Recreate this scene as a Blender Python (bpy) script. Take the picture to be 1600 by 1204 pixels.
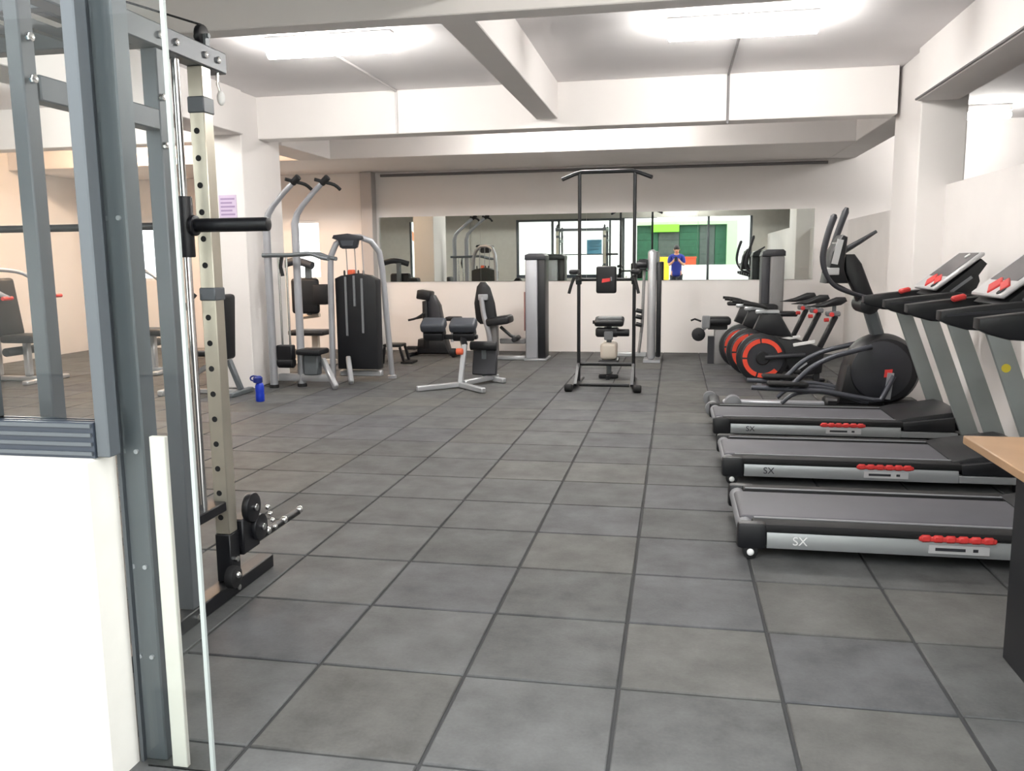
import bpy, bmesh, math, random
from mathutils import Vector, Matrix
random.seed(7)
S = bpy.context.scene
for o in list(bpy.data.objects): bpy.data.objects.remove(o)
COL = S.collection
PI = math.pi

# ------------------------------------------------------------------ camera
CAM_H = 1.335
yaw, pitch, roll, FPX = 0.1897, 0.1454, -0.0107, 1329.8
fwd = Vector((-math.sin(yaw)*math.cos(pitch), math.cos(yaw)*math.cos(pitch), -math.sin(pitch)))
rgt = Vector((math.cos(yaw), math.sin(yaw), 0)); upv = rgt.cross(fwd)
cr, sr = math.cos(roll), math.sin(roll)
R_ = rgt*cr + upv*sr; U_ = -rgt*sr + upv*cr
cam_d = bpy.data.cameras.new('camera'); cam = bpy.data.objects.new('camera', cam_d); COL.objects.link(cam)
cam.matrix_world = Matrix(((R_.x, U_.x, -fwd.x, 0), (R_.y, U_.y, -fwd.y, 0), (R_.z, U_.z, -fwd.z, CAM_H), (0, 0, 0, 1)))
cam_d.sensor_fit = 'HORIZONTAL'; cam_d.sensor_width = 36; cam_d.lens = FPX/1600*36
cam_d.clip_start = 0.01; cam_d.clip_end = 200
S.camera = cam
# ------------------------------------------------------------------ world: overcast daylight outside
W = bpy.data.worlds.new('overcast_sky'); S.world = W; W.use_nodes = True
bg = W.node_tree.nodes['Background']; bg.inputs[0].default_value = (0.97, 0.985, 1.0, 1); bg.inputs[1].default_value = 1.9
S.view_settings.view_transform = 'Standard'; S.view_settings.look = 'None'
S.view_settings.gamma = 1; S.view_settings.use_curve_mapping = False
S.view_settings.exposure = 1.3
LAMP_STRENGTH = 54.0

# ------------------------------------------------------------------ materials
def lin(c):
    r = []
    for v in c[:3]:
        v = v/255.0
        r.append(v/12.92 if v <= 0.04045 else ((v+0.055)/1.055)**2.4)
    return (*r, 1)
MATS = {}
def mat(name, rgb, rough=0.5, metal=0.0, var=0.0, scale=6.0, bump=0.0, spec=0.5, coat=0.0):
    m = bpy.data.materials.new(name); m.use_nodes = True; nt = m.node_tree
    b = nt.nodes['Principled BSDF']
    b.inputs['Roughness'].default_value = rough; b.inputs['Metallic'].default_value = metal
    b.inputs['Specular IOR Level'].default_value = spec
    b.inputs['Coat Weight'].default_value = coat
    c = lin(rgb); b.inputs['Base Color'].default_value = c
    if var > 0 or bump > 0:
        tc = nt.nodes.new('ShaderNodeTexCoord'); nz = nt.nodes.new('ShaderNodeTexNoise')
        nz.inputs['Scale'].default_value = scale; nz.inputs['Detail'].default_value = 5
        nt.links.new(tc.outputs['Object'], nz.inputs['Vector'])
        if var > 0:
            rp = nt.nodes.new('ShaderNodeValToRGB')
            rp.color_ramp.elements[0].position = 0.3; rp.color_ramp.elements[1].position = 0.7
            rp.color_ramp.elements[0].color = tuple(max(0, v*(1-var)) for v in c[:3]) + (1,)
            rp.color_ramp.elements[1].color = tuple(min(1, v*(1+var)) for v in c[:3]) + (1,)
            nt.links.new(nz.outputs['Fac'], rp.inputs[0]); nt.links.new(rp.outputs[0], b.inputs['Base Color'])
        if bump > 0:
            bp = nt.nodes.new('ShaderNodeBump'); bp.inputs['Strength'].default_value = bump; bp.inputs['Distance'].default_value = 0.01
            nt.links.new(nz.outputs['Fac'], bp.inputs['Height']); nt.links.new(bp.outputs[0], b.inputs['Normal'])
    MATS[name] = m; return m
mat('wall_paint', (238, 234, 232), 0.75, var=0.02, scale=1.5, bump=0.05)
mat('partition_paint', (238, 234, 232), 0.7, var=0.02, scale=3)
mat('ceiling_paint', (236, 233, 234), 0.85, var=0.02, scale=2)
mat('post_grey', (186, 181, 179), 0.7)
mat('plaster_white', (216, 214, 207), 0.8, var=0.03, scale=9, bump=0.15)
mat('steel_light', (190, 192, 196), 0.35, 0.55, var=0.03)
mat('steel_silver', (170, 172, 178), 0.38, 0.35, var=0.03)
mat('steel_grey', (104, 110, 114), 0.42, 0.25, var=0.04)
mat('rack_grey', (88, 92, 97), 0.42, 0.3, var=0.04)
mat('alu_frame', (92, 98, 103), 0.38, 0.35, var=0.03)
mat('alu_slate', (66, 73, 84), 0.38, 0.35, var=0.03)
mat('alu_dark', (62, 70, 80), 0.4, 0.35)
mat('chrome', (225, 225, 225), 0.12, 1.0)
mat('champagne_steel', (190, 184, 170), 0.32, 0.7, var=0.05, scale=12)
mat('black_paint', (17, 18, 23), 0.42, 0.1, var=0.1)
mat('black_plastic', (16, 17, 22), 0.45, var=0.1)
mat('black_rubber', (14, 14, 17), 0.75, var=0.1, scale=30)
mat('vinyl_black', (17, 18, 23), 0.5, var=0.12, scale=10)
mat('vinyl_grey', (56, 60, 68), 0.55, var=0.08, scale=10)
mat('dark_grey_plastic', (44, 45, 51), 0.45, var=0.08)
mat('mid_grey_plastic', (120, 122, 126), 0.5, var=0.05)
mat('tower_grey', (128, 127, 128), 0.5, 0.1, var=0.05)
mat('upright_grey', (142, 148, 147), 0.5, 0.15, var=0.04)
mat('belt_grey', (84, 84, 90), 0.6, var=0.08, scale=4)
mat('alu_rail', (160, 163, 165), 0.35, 0.5, var=0.03)
mat('console_silver', (205, 205, 207), 0.35, 0.3)
mat('screen_grey', (88, 86, 90), 0.25)
mat('red_plastic', (208, 58, 56), 0.45, var=0.06)
mat('red_orange', (222, 72, 48), 0.45, var=0.05)
mat('orange_cap', (226, 104, 70), 0.5)
mat('white_plastic', (235, 235, 235), 0.4)
mat('cream_steel', (222, 212, 200), 0.45, 0.1)
mat('blue_bottle', (24, 58, 190), 0.3, var=0.05)
mat('blue_dark', (22, 40, 120), 0.4)
mat('wood_top', (156, 124, 94), 0.5, var=0.12, scale=5)
mat('grout', (54, 55, 56), 0.9)
mat('pavement', (170, 168, 164), 0.85, var=0.08, scale=3)
mat('paper_lilac', (205, 190, 214), 0.8)
mat('print_violet', (160, 140, 178), 0.8)
mat('print_blue', (120, 150, 176), 0.8)
mat('conduit_white', (218, 214, 214), 0.6)
mat('cable_grey', (120, 116, 118), 0.6)
mat('facade_white', (236, 238, 232), 0.8, var=0.03)
mat('facade_green', (170, 206, 160), 0.8, var=0.04)
mat('sign_green', (124, 196, 52), 0.5)
mat('shutter_green', (30, 84, 58), 0.55, var=0.15, scale=8)
mat('shutter_dark', (70, 82, 76), 0.6, var=0.15, scale=8)
mat('crate_red', (206, 78, 44), 0.6)
mat('crate_yellow', (238, 190, 40), 0.6)
mat('brick_orange', (190, 118, 84), 0.8, var=0.1)
mat('skin', (186, 130, 100), 0.55)
mat('hair_dark', (30, 24, 22), 0.6)
mat('shirt_blue', (30, 44, 130), 0.8, var=0.1)
mat('trouser_dark', (46, 48, 56), 0.85, var=0.1)
mat('cable_guard', (150, 104, 100), 0.5)
mat('arm_grey', (72, 74, 82), 0.4, 0.3)
mat('yellow_tag', (214, 196, 60), 0.5)

def mat_emit(name, rgb, strength):
    m = bpy.data.materials.new(name); m.use_nodes = True; nt = m.node_tree
    nt.nodes.remove(nt.nodes['Principled BSDF'])
    e = nt.nodes.new('ShaderNodeEmission'); e.inputs[0].default_value = lin(rgb); e.inputs[1].default_value = strength
    nt.links.new(e.outputs[0], nt.nodes['Material Output'].inputs[0]); MATS[name] = m
mat_emit('tube_light', (255, 252, 246), LAMP_STRENGTH)
mat_emit('tube_warm', (255, 214, 176), LAMP_STRENGTH*1.5)
def mat_glass(name, tint, refl=1.45):
    m = bpy.data.materials.new(name); m.use_nodes = True; nt = m.node_tree
    nt.nodes.remove(nt.nodes['Principled BSDF'])
    t = nt.nodes.new('ShaderNodeBsdfTransparent'); t.inputs[0].default_value = tint
    g = nt.nodes.new('ShaderNodeBsdfGlossy'); g.inputs['Roughness'].default_value = 0.0; g.inputs[0].default_value = (1, 1, 1, 1)
    f = nt.nodes.new('ShaderNodeFresnel'); f.inputs[0].default_value = refl
    mx = nt.nodes.new('ShaderNodeMixShader')
    nt.links.new(f.outputs[0], mx.inputs[0]); nt.links.new(t.outputs[0], mx.inputs[1]); nt.links.new(g.outputs[0], mx.inputs[2])
    nt.links.new(mx.outputs[0], nt.nodes['Material Output'].inputs[0]); MATS[name] = m
mat_glass('clear_glass', (0.97, 0.985, 0.98, 1), 1.2)
mat('glass_edge', (168, 176, 174), 0.25, 0.0)
m = mat('mirror_glass', (228, 234, 230), 0.012, 1.0)
# rubber tiles: mottled grey, every tile a slightly different tone
def tile_mat(name, rgb):
    m = mat(name, rgb, 0.62, 0, spec=0.2); nt = m.node_tree; b = nt.nodes['Principled BSDF']
    geo = nt.nodes.new('ShaderNodeNewGeometry')
    n1 = nt.nodes.new('ShaderNodeTexNoise'); n1.inputs['Scale'].default_value = 4.5; n1.inputs['Detail'].default_value = 6; n1.inputs['Roughness'].default_value = 0.62
    n2 = nt.nodes.new('ShaderNodeTexNoise'); n2.inputs['Scale'].default_value = 90; n2.inputs['Detail'].default_value = 2
    nt.links.new(geo.outputs['Position'], n1.inputs['Vector']); nt.links.new(geo.outputs['Position'], n2.inputs['Vector'])
    oi = nt.nodes.new('ShaderNodeObjectInfo')
    def math_(op, a, bb):
        n = nt.nodes.new('ShaderNodeMath'); n.operation = op
        for i, v in enumerate((a, bb)):
            if isinstance(v, (int, float)): n.inputs[i].default_value = v
            else: nt.links.new(v, n.inputs[i])
        return n.outputs[0]
    a = math_('MULTIPLY', n1.outputs['Fac'], 1.5)
    a = math_('ADD', a, math_('MULTIPLY', n2.outputs['Fac'], 0.25))
    a = math_('ADD', a, math_('MULTIPLY', oi.outputs['Random'], 0.22))
    a = math_('ADD', a, 0.03)
    mx = nt.nodes.new('ShaderNodeMix'); mx.data_type = 'RGBA'; mx.blend_type = 'MULTIPLY'; mx.inputs[0].default_value = 1.0
    mx.inputs[6].default_value = lin(rgb)
    cb = nt.nodes.new('ShaderNodeCombineColor')
    for i in range(3): nt.links.new(a, cb.inputs[i])
    nt.links.new(cb.outputs[0], mx.inputs[7]); nt.links.new(mx.outputs[2], b.inputs['Base Color'])
    bp = nt.nodes.new('ShaderNodeBump'); bp.inputs['Strength'].default_value = 0.12; bp.inputs['Distance'].default_value = 0.004
    nt.links.new(n2.outputs['Fac'], bp.inputs['Height']); nt.links.new(bp.outputs[0], b.inputs['Normal'])
TILE_RGB = (85, 86, 86)
tile_mat('tile_grey', TILE_RGB); tile_mat('tile_warm', (87, 87, 85)); tile_mat('tile_cool', (83, 84, 86))

# ------------------------------------------------------------------ mesh builder (world coordinates)
class MB:
    def __init__(s): s.bm = bmesh.new()
    def _xf(s, vs, M): bmesh.ops.transform(s.bm, matrix=M, verts=vs)
    def box(s, x0, x1, y0, y1, z0, z1, bev=0.0, seg=1, rot=None):
        r = bmesh.ops.create_cube(s.bm, size=1.0); vs = r['verts']
        c = Vector(((x0+x1)/2, (y0+y1)/2, (z0+z1)/2))
        bmesh.ops.scale(s.bm, vec=(abs(x1-x0), abs(y1-y0), abs(z1-z0)), verts=vs)
        if bev > 0:
            es = list({e for v in vs for e in v.link_edges})
            q = bmesh.ops.bevel(s.bm, geom=es, offset=bev, segments=seg, affect='EDGES', profile=0.5)
            vs = list({v for f in q['faces'] for v in f.verts} | {v for v in vs if v.is_valid})
        M = Matrix.Translation(c)
        if rot is not None: M = M @ rot
        s._xf(vs, M); return s
    def obox(s, p0, p1, w, h, up=(0, 0, 1), bev=0.0, seg=1):
        """a bar from p0 to p1, w across, h in the up direction"""
        p0, p1 = Vector(p0), Vector(p1); d = p1-p0; L = d.length; d.normalize()
        u = Vector(up); u = (u - d*u.dot(d))
        if u.length < 1e-5: u = Vector((1, 0, 0)) - d*d.x
        u.normalize(); sd = d.cross(u)
        r = bmesh.ops.create_cube(s.bm, size=1.0); vs = r['verts']
        bmesh.ops.scale(s.bm, vec=(L, w, h), verts=vs)
        if bev > 0:
            es = list({e for v in vs for e in v.link_edges})
            q = bmesh.ops.bevel(s.bm, geom=es, offset=bev, segments=seg, affect='EDGES', profile=0.5)
            vs = list({v for f in q['faces'] for v in f.verts} | {v for v in vs if v.is_valid})
        c = (p0+p1)/2
        s._xf(vs, Matrix(((d.x, sd.x, u.x, c.x), (d.y, sd.y, u.y, c.y), (d.z, sd.z, u.z, c.z), (0, 0, 0, 1)))); return s
    def cyl(s, p0, p1, r0, r1=None, n=14, bev=0.0):
        p0, p1 = Vector(p0), Vector(p1); d = p1-p0
        r1 = r0 if r1 is None else r1
        q = bmesh.ops.create_cone(s.bm, cap_ends=True, segments=n, radius1=r0, radius2=r1, depth=d.length)
        vs = q['verts']
        if bev > 0:
            es = [e for e in {e for v in vs for e in v.link_edges} if any(len(f.verts) > 4 for f in e.link_faces)]
            b = bmesh.ops.bevel(s.bm, geom=es, offset=bev, segments=2, affect='EDGES', profile=0.5)
            vs = list({v for f in b['faces'] for v in f.verts} | {v for v in vs if v.is_valid})
        s._xf(vs, Matrix.Translation((p0+p1)/2) @ d.to_track_quat('Z', 'Y').to_matrix().to_4x4()); return s
    def ball(s, c, r, sc=(1, 1, 1), n=10):
        q = bmesh.ops.create_uvsphere(s.bm, u_segments=n+4, v_segments=n, radius=r)
        s._xf(q['verts'], Matrix.Translation(c) @ Matrix.Diagonal((*sc, 1))); return s
    def tube(s, pts, r, n=10, smooth=0, closed=False, radii=None, flat=None):
        """swept tube through pts; smooth = extra points per bend (Catmull-Rom); flat=(a,b) ellipse scale"""
        P = [Vector(p) for p in pts]; RR = radii or [r]*len(P)
        if smooth:
            Q = []; QR = []
            k = len(P)
            for i in range(k-1 if not closed else k):
                a, b, c, d = (P[(i-1) % k] if closed else P[max(i-1, 0)]), P[i], P[(i+1) % k], (P[(i+2) % k] if closed else P[min(i+2, k-1)])
                for j in range(smooth):
                    t = j/smooth
                    Q.append(0.5*((2*b)+(-a+c)*t+(2*a-5*b+4*c-d)*t*t+(-a+3*b-3*c+d)*t**3))
                    QR.append(RR[i]*(1-t)+RR[(i+1) % k]*t)
            if not closed: Q.append(P[-1]); QR.append(RR[-1])
            P, RR = Q, QR
        k = len(P); rings = []; prev = None
        for i in range(k):
            a = P[(i-1) % k] if closed or i > 0 else P[i]; b = P[(i+1) % k] if closed or i < k-1 else P[i]
            t = (b-a).normalized()
            if prev is None:
                nrm = Vector((0, 0, 1)) - t*t.z
                if nrm.length < 1e-3: nrm = Vector((0, 1, 0)) - t*t.y
            else: nrm = prev - t*prev.dot(t)
            nrm.normalize(); prev = nrm; bn = t.cross(nrm)
            fa, fb = flat or (1, 1)
            rings.append([s.bm.verts.new(P[i] + (nrm*math.cos(2*PI*j/n)*fa + bn*math.sin(2*PI*j/n)*fb)*RR[i]) for j in range(n)])
        for i in range(k if closed else k-1):
            A, B = rings[i], rings[(i+1) % k]
            for j in range(n): s.bm.faces.new((A[j], A[(j+1) % n], B[(j+1) % n], B[j]))
        if not closed:
            s.bm.faces.new(rings[0][::-1]); s.bm.faces.new(rings[-1])
        return s
    def prism(s, poly, axis, a, b, bev=0.0):
        """extrude a 2-D polygon along axis from a to b. axis 'y': poly is (x,z); 'x': (y,z); 'z': (x,y)"""
        def mk(p, t): return {'y': (p[0], t, p[1]), 'x': (t, p[0], p[1]), 'z': (p[0], p[1], t)}[axis]
        A = [s.bm.verts.new(mk(p, a)) for p in poly]; B = [s.bm.verts.new(mk(p, b)) for p in poly]; n = len(poly)
        fs = [s.bm.faces.new(A), s.bm.faces.new(B[::-1])]
        for i in range(n): fs.append(s.bm.faces.new((A[i], B[i], B[(i+1) % n], A[(i+1) % n])))
        bmesh.ops.recalc_face_normals(s.bm, faces=fs)
        if bev > 0:
            es = [e for f in fs[:2] for e in f.edges]
            bmesh.ops.bevel(s.bm, geom=es, offset=bev, segments=2, affect='EDGES', profile=0.5)
        return s
    def lathe(s, prof, c, axis='z', n=24):
        """prof: list of (radius, height) around axis through c"""
        rings = []
        for r, h in prof:
            ring = []
            for j in range(n):
                a = 2*PI*j/n; u, v = r*math.cos(a), r*math.sin(a)
                p = {'z': (u, v, h), 'y': (u, h, v), 'x': (h, u, v)}[axis]
                ring.append(s.bm.verts.new(Vector(c)+Vector(p)))
            rings.append(ring)
        fs = []
        for A, B in zip(rings, rings[1:]):
            for j in range(n): fs.append(s.bm.faces.new((A[j], A[(j+1) % n], B[(j+1) % n], B[j])))
        fs.append(s.bm.faces.new(rings[0][::-1])); fs.append(s.bm.faces.new(rings[-1]))
        bmesh.ops.recalc_face_normals(s.bm, faces=fs); return s
    def build(s, name, material, parent=None, smooth=True):
        me = bpy.data.meshes.new(name)
        root = parent
        while root is not None and root.parent is not None: root = root.parent
        if root is not None and root.type == 'EMPTY':
            bmesh.ops.translate(s.bm, vec=-Vector(root['_o']), verts=s.bm.verts)
        bmesh.ops.recalc_face_normals(s.bm, faces=s.bm.faces)
        s.bm.to_mesh(me); s.bm.free()
        me.materials.append(MATS[material] if isinstance(material, str) else material)
        if smooth:
            for p in me.polygons: p.use_smooth = True
            me.set_sharp_from_angle(angle=math.radians(38))
        o = bpy.data.objects.new(name, me); COL.objects.link(o)
        if parent is not None: o.parent = parent
        return o
def tag(o, label, cat, group=None):
    o['label'] = label; o['category'] = cat
    if group: o['group'] = group
    return o
def thing(name, loc, label, cat, group=None):
    o = bpy.data.objects.new(name, None); COL.objects.link(o); o.location = loc; o['_o'] = tuple(loc)
    o.empty_display_size = 0.1
    return tag(o, label, cat, group)
def struct(name, mb, material, parent=None):
    o = mb.build(name, material, parent, smooth=False)
    if parent is None: o['kind'] = 'structure'
    return o
def copy_tree(o, parent=None, loc=None, label=None):
    c = o.copy(); COL.objects.link(c); c.parent = parent
    if loc is not None: c.location = loc
    if label: c['label'] = label
    for ch in list(o.children): copy_tree(ch, c)
    return c
def text_part(name, body, size, loc, rot, material, parent, extr=0.0006):
    cu = bpy.data.curves.new(name, 'FONT'); cu.body = body; cu.size = size; cu.extrude = extr; cu.align_x = 'CENTER'; cu.align_y = 'CENTER'
    t = bpy.data.objects.new(name+'_c', cu); COL.objects.link(t)
    bpy.context.view_layer.update()
    dg = bpy.context.evaluated_depsgraph_get(); me = bpy.data.meshes.new_from_object(t.evaluated_get(dg))
    bpy.data.objects.remove(t)
    me.materials.clear(); me.materials.append(MATS[material])
    root = parent
    while root.parent is not None: root = root.parent
    me.transform(Matrix.Translation(Vector(loc)-(Vector(root['_o']) if root.type == 'EMPTY' else Vector())) @ rot)
    o = bpy.data.objects.new(name, me); COL.objects.link(o); o.parent = parent
    return o
def rx(a): return Matrix.Rotation(a, 4, 'X')
def ry(a): return Matrix.Rotation(a, 4, 'Y')
def rz(a): return Matrix.Rotation(a, 4, 'Z')

# ================================================================== SETTING
XL, XR, YF, YB = -9.2, 2.3, 1.8, 12.45          # room limits
ZB, ZS = 2.66, 3.10                             # beam soffit, slab
# floor: dark bed with separate rubber tiles
floor = struct('floor', MB().box(XL, XR+4.2, 1.5, YB+0.1, -0.12, -0.007), 'grout')
floor['_o'] = (0, 0, 0)
T = 0.5; gx, gy = -0.155, 2.031
tm = MB().box(-0.2445, 0.2445, -0.2445, 0.2445, -0.016, 0.0, bev=0.004).build('tile', 'tile_grey', floor)
tile_mesh = tm.data; bpy.data.objects.remove(tm)
cells = []
for i in range(-18, 5):
    for j in range(-1, 21):
        x, y = gx+(i+0.5)*T, gy+(j+0.5)*T
        if x-0.25 < XL or x+0.25 > XR+0.2 or y+0.25 > YB+0.2: continue
        d = Vector((x, y, -CAM_H)); dz = d.dot(fwd); u = d.dot(R_)/dz
        seen = dz > 0 and -0.66 < u < 0.68
        cells.append((0 if seen else 1, d.length, i, j, x, y))
cells.sort()
WARM = {(-1, 3), (-1, 6), (1, 0), (-2, 0), (1, 2), (0, 1), (-5, 6), (-3, 8), (2, 2)}
COOL = {(-3, 1), (-2, 2), (-1, 4), (1, 1), (0, 2), (0, 3)}
far = MB()
for k, (_, _, i, j, x, y) in enumerate(cells):
    mname = 'tile_warm' if (i, j) in WARM else ('tile_cool' if (i, j) in COOL else random.choice(['tile_grey', 'tile_grey', 'tile_cool', 'tile_warm']) if j > 4 else 'tile_grey')
    if k < 300:
        o = bpy.data.objects.new('tile', tile_mesh); COL.objects.link(o); o.parent = floor
        o.location = (x, y, 0); o.material_slots[0].link = 'OBJECT'; o.material_slots[0].material = MATS[mname]
    else:
        far.box(x-0.2445, x+0.2445, y-0.2445, y+0.2445, -0.016, 0.0)
fo = far.build('tile_field', 'tile_grey', floor); fo['kind'] = 'stuff'
struct('ground_outside', MB().box(-30, 24, -14, 1.5, -0.15, -0.02), 'pavement')

# ceiling slab and beams
struct('ceiling', MB().box(XL, XR+4.2, 1.6, YB+0.12, ZS, ZS+0.2), 'ceiling_paint')
bi = [0]
def beam(x0, x1, y0, y1, z0=ZB, z1=ZS, m='wall_paint'):
    bi[0] += 1
    return struct('trim_%d' % bi[0], MB().box(x0, x1, y0, y1, z0, z1, bev=0.006), m)
beam(XL, 2.02, 4.72, 4.88)                      # near cross beam
beam(XL, 2.02, 8.80, 9.06)                      # middle cross beam
beam(XL, 2.02, 10.70, YB, ZB)                   # wide soffit along the back
beam(-1.41, -1.19, 4.88, 8.80, 2.745)           # long beam between the cross beams
beam(-1.41, -1.19, 1.92, 4.72, 2.745)
beam(2.02, 2.36, 1.92, 8.15)                    # right edge beam, broken by the column
beam(2.02, 2.36, 9.05, YB)
beam(-4.86, -4.42, 9.3, 10.70)                  # left beam behind the column
beam(-4.86, -4.42, 4.88, 8.42)
# columns
def column(n, x0, x1, y0, y1, z1=ZS, m='wall_paint'): return struct('column_%d' % n, MB().box(x0, x1, y0, y1, 0, z1, bev=0.01, seg=2), m)
column(1, -4.84, -4.45, 8.42, 9.30)
column(2, 2.06, 2.44, 8.15, 9.05)
column(3, -4.62, -4.44, 12.26, YB, ZB, 'post_grey')  # one even grey, darker than the wall behind it
# back wall with two window openings in its left part
WZ0, WZ1 = 1.08, 1.98
wb = MB()
for a, b in [(XL, -8.48), (-8.14, -5.78), (-5.36, XR+4.2)]: wb.box(a, b, YB, YB+0.12, WZ0, WZ1)
wb.box(XL, XR+4.2, YB, YB+0.12, -0.12, WZ0); wb.box(XL, XR+4.2, YB, YB+0.12, WZ1, ZS)
wall_back = struct('wall_back', wb, 'wall_paint')
for n, (a, b) in enumerate([(-8.48, -8.14), (-5.78, -5.36)]):
    w = thing('window_%d' % (n+1), ((a+b)/2, YB+0.06, WZ0), 'x', 'window'); del w['label']; del w['category']; w['kind'] = 'structure'
    f = MB()
    f.box(a, b, YB+0.03, YB+0.08, WZ0, WZ0+0.04); f.box(a, b, YB+0.03, YB+0.08, WZ1-0.04, WZ1)
    f.box(a, a+0.03, YB+0.03, YB+0.08, WZ0+0.04, WZ1-0.04); f.box(b-0.03, b, YB+0.03, YB+0.08, WZ0+0.04, WZ1-0.04)
    f.build('frame', 'white_plastic', w, False)
    MB().box(a+0.03, b-0.03, YB+0.05, YB+0.056, WZ0+0.04, WZ1-0.04).build('pane', 'clear_glass', w, False)
# left wall, right partition (open above)
struct('wall_left', MB().box(XL-0.12, XL, 1.6, YB+0.12, -0.12, ZS), 'wall_paint')
struct('wall_right', MB().box(2.30, 2.36, 1.92, 8.15, -0.01, 1.95).box(2.30, 2.36, 9.05, YB, -0.01, 1.84), 'partition_paint')
# neighbouring room seen above the partition
struct('wall_neighbour', MB().box(6.4, 6.5, 1.6, YB+0.12, -0.12, ZS), 'wall_paint')
# front wall: low parapet, glazed strip, door opening, solid piers, header
wf = MB()
wf.box(XL, -1.41, YF, YF+0.12, -0.01, 0.86, bev=0.006)
wf.box(-5.5, -4.25, YF, YF+0.12, 0.86, 2.42); wf.box(-6.5, -5.5, YF, YF+0.3, 0, 2.42)
wf.box(XL, -7.25, YF, YF+0.12, 0.86, 2.42)
wf.box(1.92, 6.5, YF, YF+0.12, 0, 2.42)
wf.box(XL, 6.5, YF, YF+0.12, 2.42, ZS+0.2)
wall_front = struct('wall_front', wf, 'plaster_white')
# outside facade across the yard (seen in the mirror)
fc = MB().box(-24, -1.35, -5.9, -5.5, 0, 4.2).box(2.05, 20, -5.9, -5.5, 0, 4.2).box(-1.35, 2.05, -5.9, -5.5, 2.62, 4.2)
struct('wall_opposite', fc, 'facade_white')
fr_ = MB().box(1.7, 2.05, -5.85, -5.48, 0, 2.62).box(-1.35, 1.7, -5.85, -5.48, 2.5, 2.62)
struct('trim_20', fr_, 'facade_green')

# ================================================================== FRONT GLAZING
fw = thing('window_3', (-1.45, 1.86, 0.86), 'x', 'x'); del fw['label']; del fw['category']; fw['kind'] = 'structure'
YG = 1.865
MB().box(-4.25, -1.4085, 1.835, 1.895, 0.86, 0.885).box(-4.25, -1.4085, 1.835, 1.845, 0.885, 0.95).box(-4.25, -1.4085, 1.86, 1.866, 0.885, 0.95).box(-4.25, -1.4085, 1.885, 1.895, 0.885, 0.95).box(-4.25, -1.4085, 1.845, 1.885, 0.885, 0.92).build('bottom_rail', 'alu_slate', fw, False)
MB().box(-4.25, -1.41, 1.835, 1.895, 2.36, 2.42).build('top_rail', 'alu_frame', fw, False)
for x0, x1 in ((-1.408, -1.372), (-1.75, -1.70), (-3.30, -3.23), (-3.12, -3.06), (-4.25, -4.18)):
    MB().box(x0, x1, 1.84, 1.886, 0.95 if x0 < -1.5 else 0.862, 2.36, bev=0.003).build('stile', 'alu_frame', fw, False)
MB().box(-1.416, -1.4085, 1.856, 1.874, 0.951, 2.359).build('gasket', 'cream_steel', fw, False)
for z in (0.868, 0.892, 0.915, 0.938): MB().box(-4.25, -1.412, 1.828, 1.8345, z, z+0.009).build('rail_ridge', 'alu_frame', fw, False)
for x0, x1 in ((-1.70, -1.417), (-3.06, -1.75), (-4.18, -3.30)):
    MB().box(x0, x1, YG-0.003, YG+0.003, 0.95, 2.36).build('pane', 'clear_glass', fw, False)
fw2 = thing('window_4', (1.2, 1.86, 0), 'x', 'x'); del fw2['label']; del fw2['category']; fw2['kind'] = 'structure'
MB().box(0.79, 0.85, 1.83, 1.90, 0, 2.42, bev=0.003).build('stile', 'alu_frame', fw2, False)
MB().box(1.86, 1.92, 1.83, 1.90, 0, 2.42, bev=0.003).build('stile', 'alu_frame', fw2, False)
MB().box(0.85, 1.86, 1.83, 1.90, 0, 0.06).build('bottom_rail', 'alu_frame', fw2, False)
MB().box(0.85, 1.86, YG-0.003, YG+0.003, 0.06, 2.42).build('pane', 'clear_glass', fw2, False)
fw3 = thing('window_5', (-6.87, 1.86, 0.86), 'x', 'x'); del fw3['label']; del fw3['category']; fw3['kind'] = 'structure'
MB().box(-7.25, -7.2, 1.83, 1.90, 0.86, 2.42).box(-6.55, -6.5, 1.83, 1.90, 0.86, 2.42).box(-7.2, -6.55, 1.83, 1.90, 0.86, 0.92).build('frame', 'alu_frame', fw3, False)
MB().box(-7.2, -6.55, YG-0.003, YG+0.003, 0.92, 2.42).build('pane', 'clear_glass', fw3, False)
# door post at the end of the parapet
dp = thing('door_1', (-1.37, 1.95, 0), 'x', 'x'); del dp['label']; del dp['category']; dp['kind'] = 'structure'
MB().box(-1.405, -1.335, 1.925, 1.99, 0, 2.42, bev=0.004).box(-1.405, -1.395, 1.912, 1.9245, 0, 2.42).build('post', 'alu_frame', dp, False)
for z in (0.30, 0.55, 0.86, 1.45, 2.05):
    MB().cyl((-1.355, 1.919, z), (-1.355, 1.9255, z), 0.006).build('screw', 'steel_silver', dp)
# frameless glass leaf beside the post
sd = thing('door_2', (-1.28, 1.9, 0), 'x', 'x'); del sd['label']; del sd['category']; sd['kind'] = 'structure'
MB().box(-1.372, -1.188, 1.896, 1.904, 0.0, 2.40).build('pane', 'clear_glass', sd, False)
MB().box(-1.306, -1.262, 1.906, 1.922, 0.0, 0.904, bev=0.002).build('white_strip', 'plaster_white', sd, False)
MB().box(-1.188, -1.178, 1.895, 1.905, 0.0, 2.40).build('edge', 'glass_edge', sd, False)
MB().box(-1.372, -0.5, 1.885, 1.915, 2.402, 2.44).build('track', 'alu_dark', sd, False)
# notice fixed on the glass
no = thing('paper_notice', (-2.14, 1.856, 1.47), 'blue printed notice taped to the front window glass', 'notice')
MB().box(-2.34, -1.94, 1.8555, 1.8615, 1.47, 1.87).build('sheet', 'print_blue', no, False)
for k, z in enumerate((1.80, 1.74, 1.68, 1.60)):
    MB().box(-2.30, -1.98-0.05*(k % 2), 1.8535, 1.8555, z, z+0.03).build('print_line', 'paper_lilac', no, False)

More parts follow.
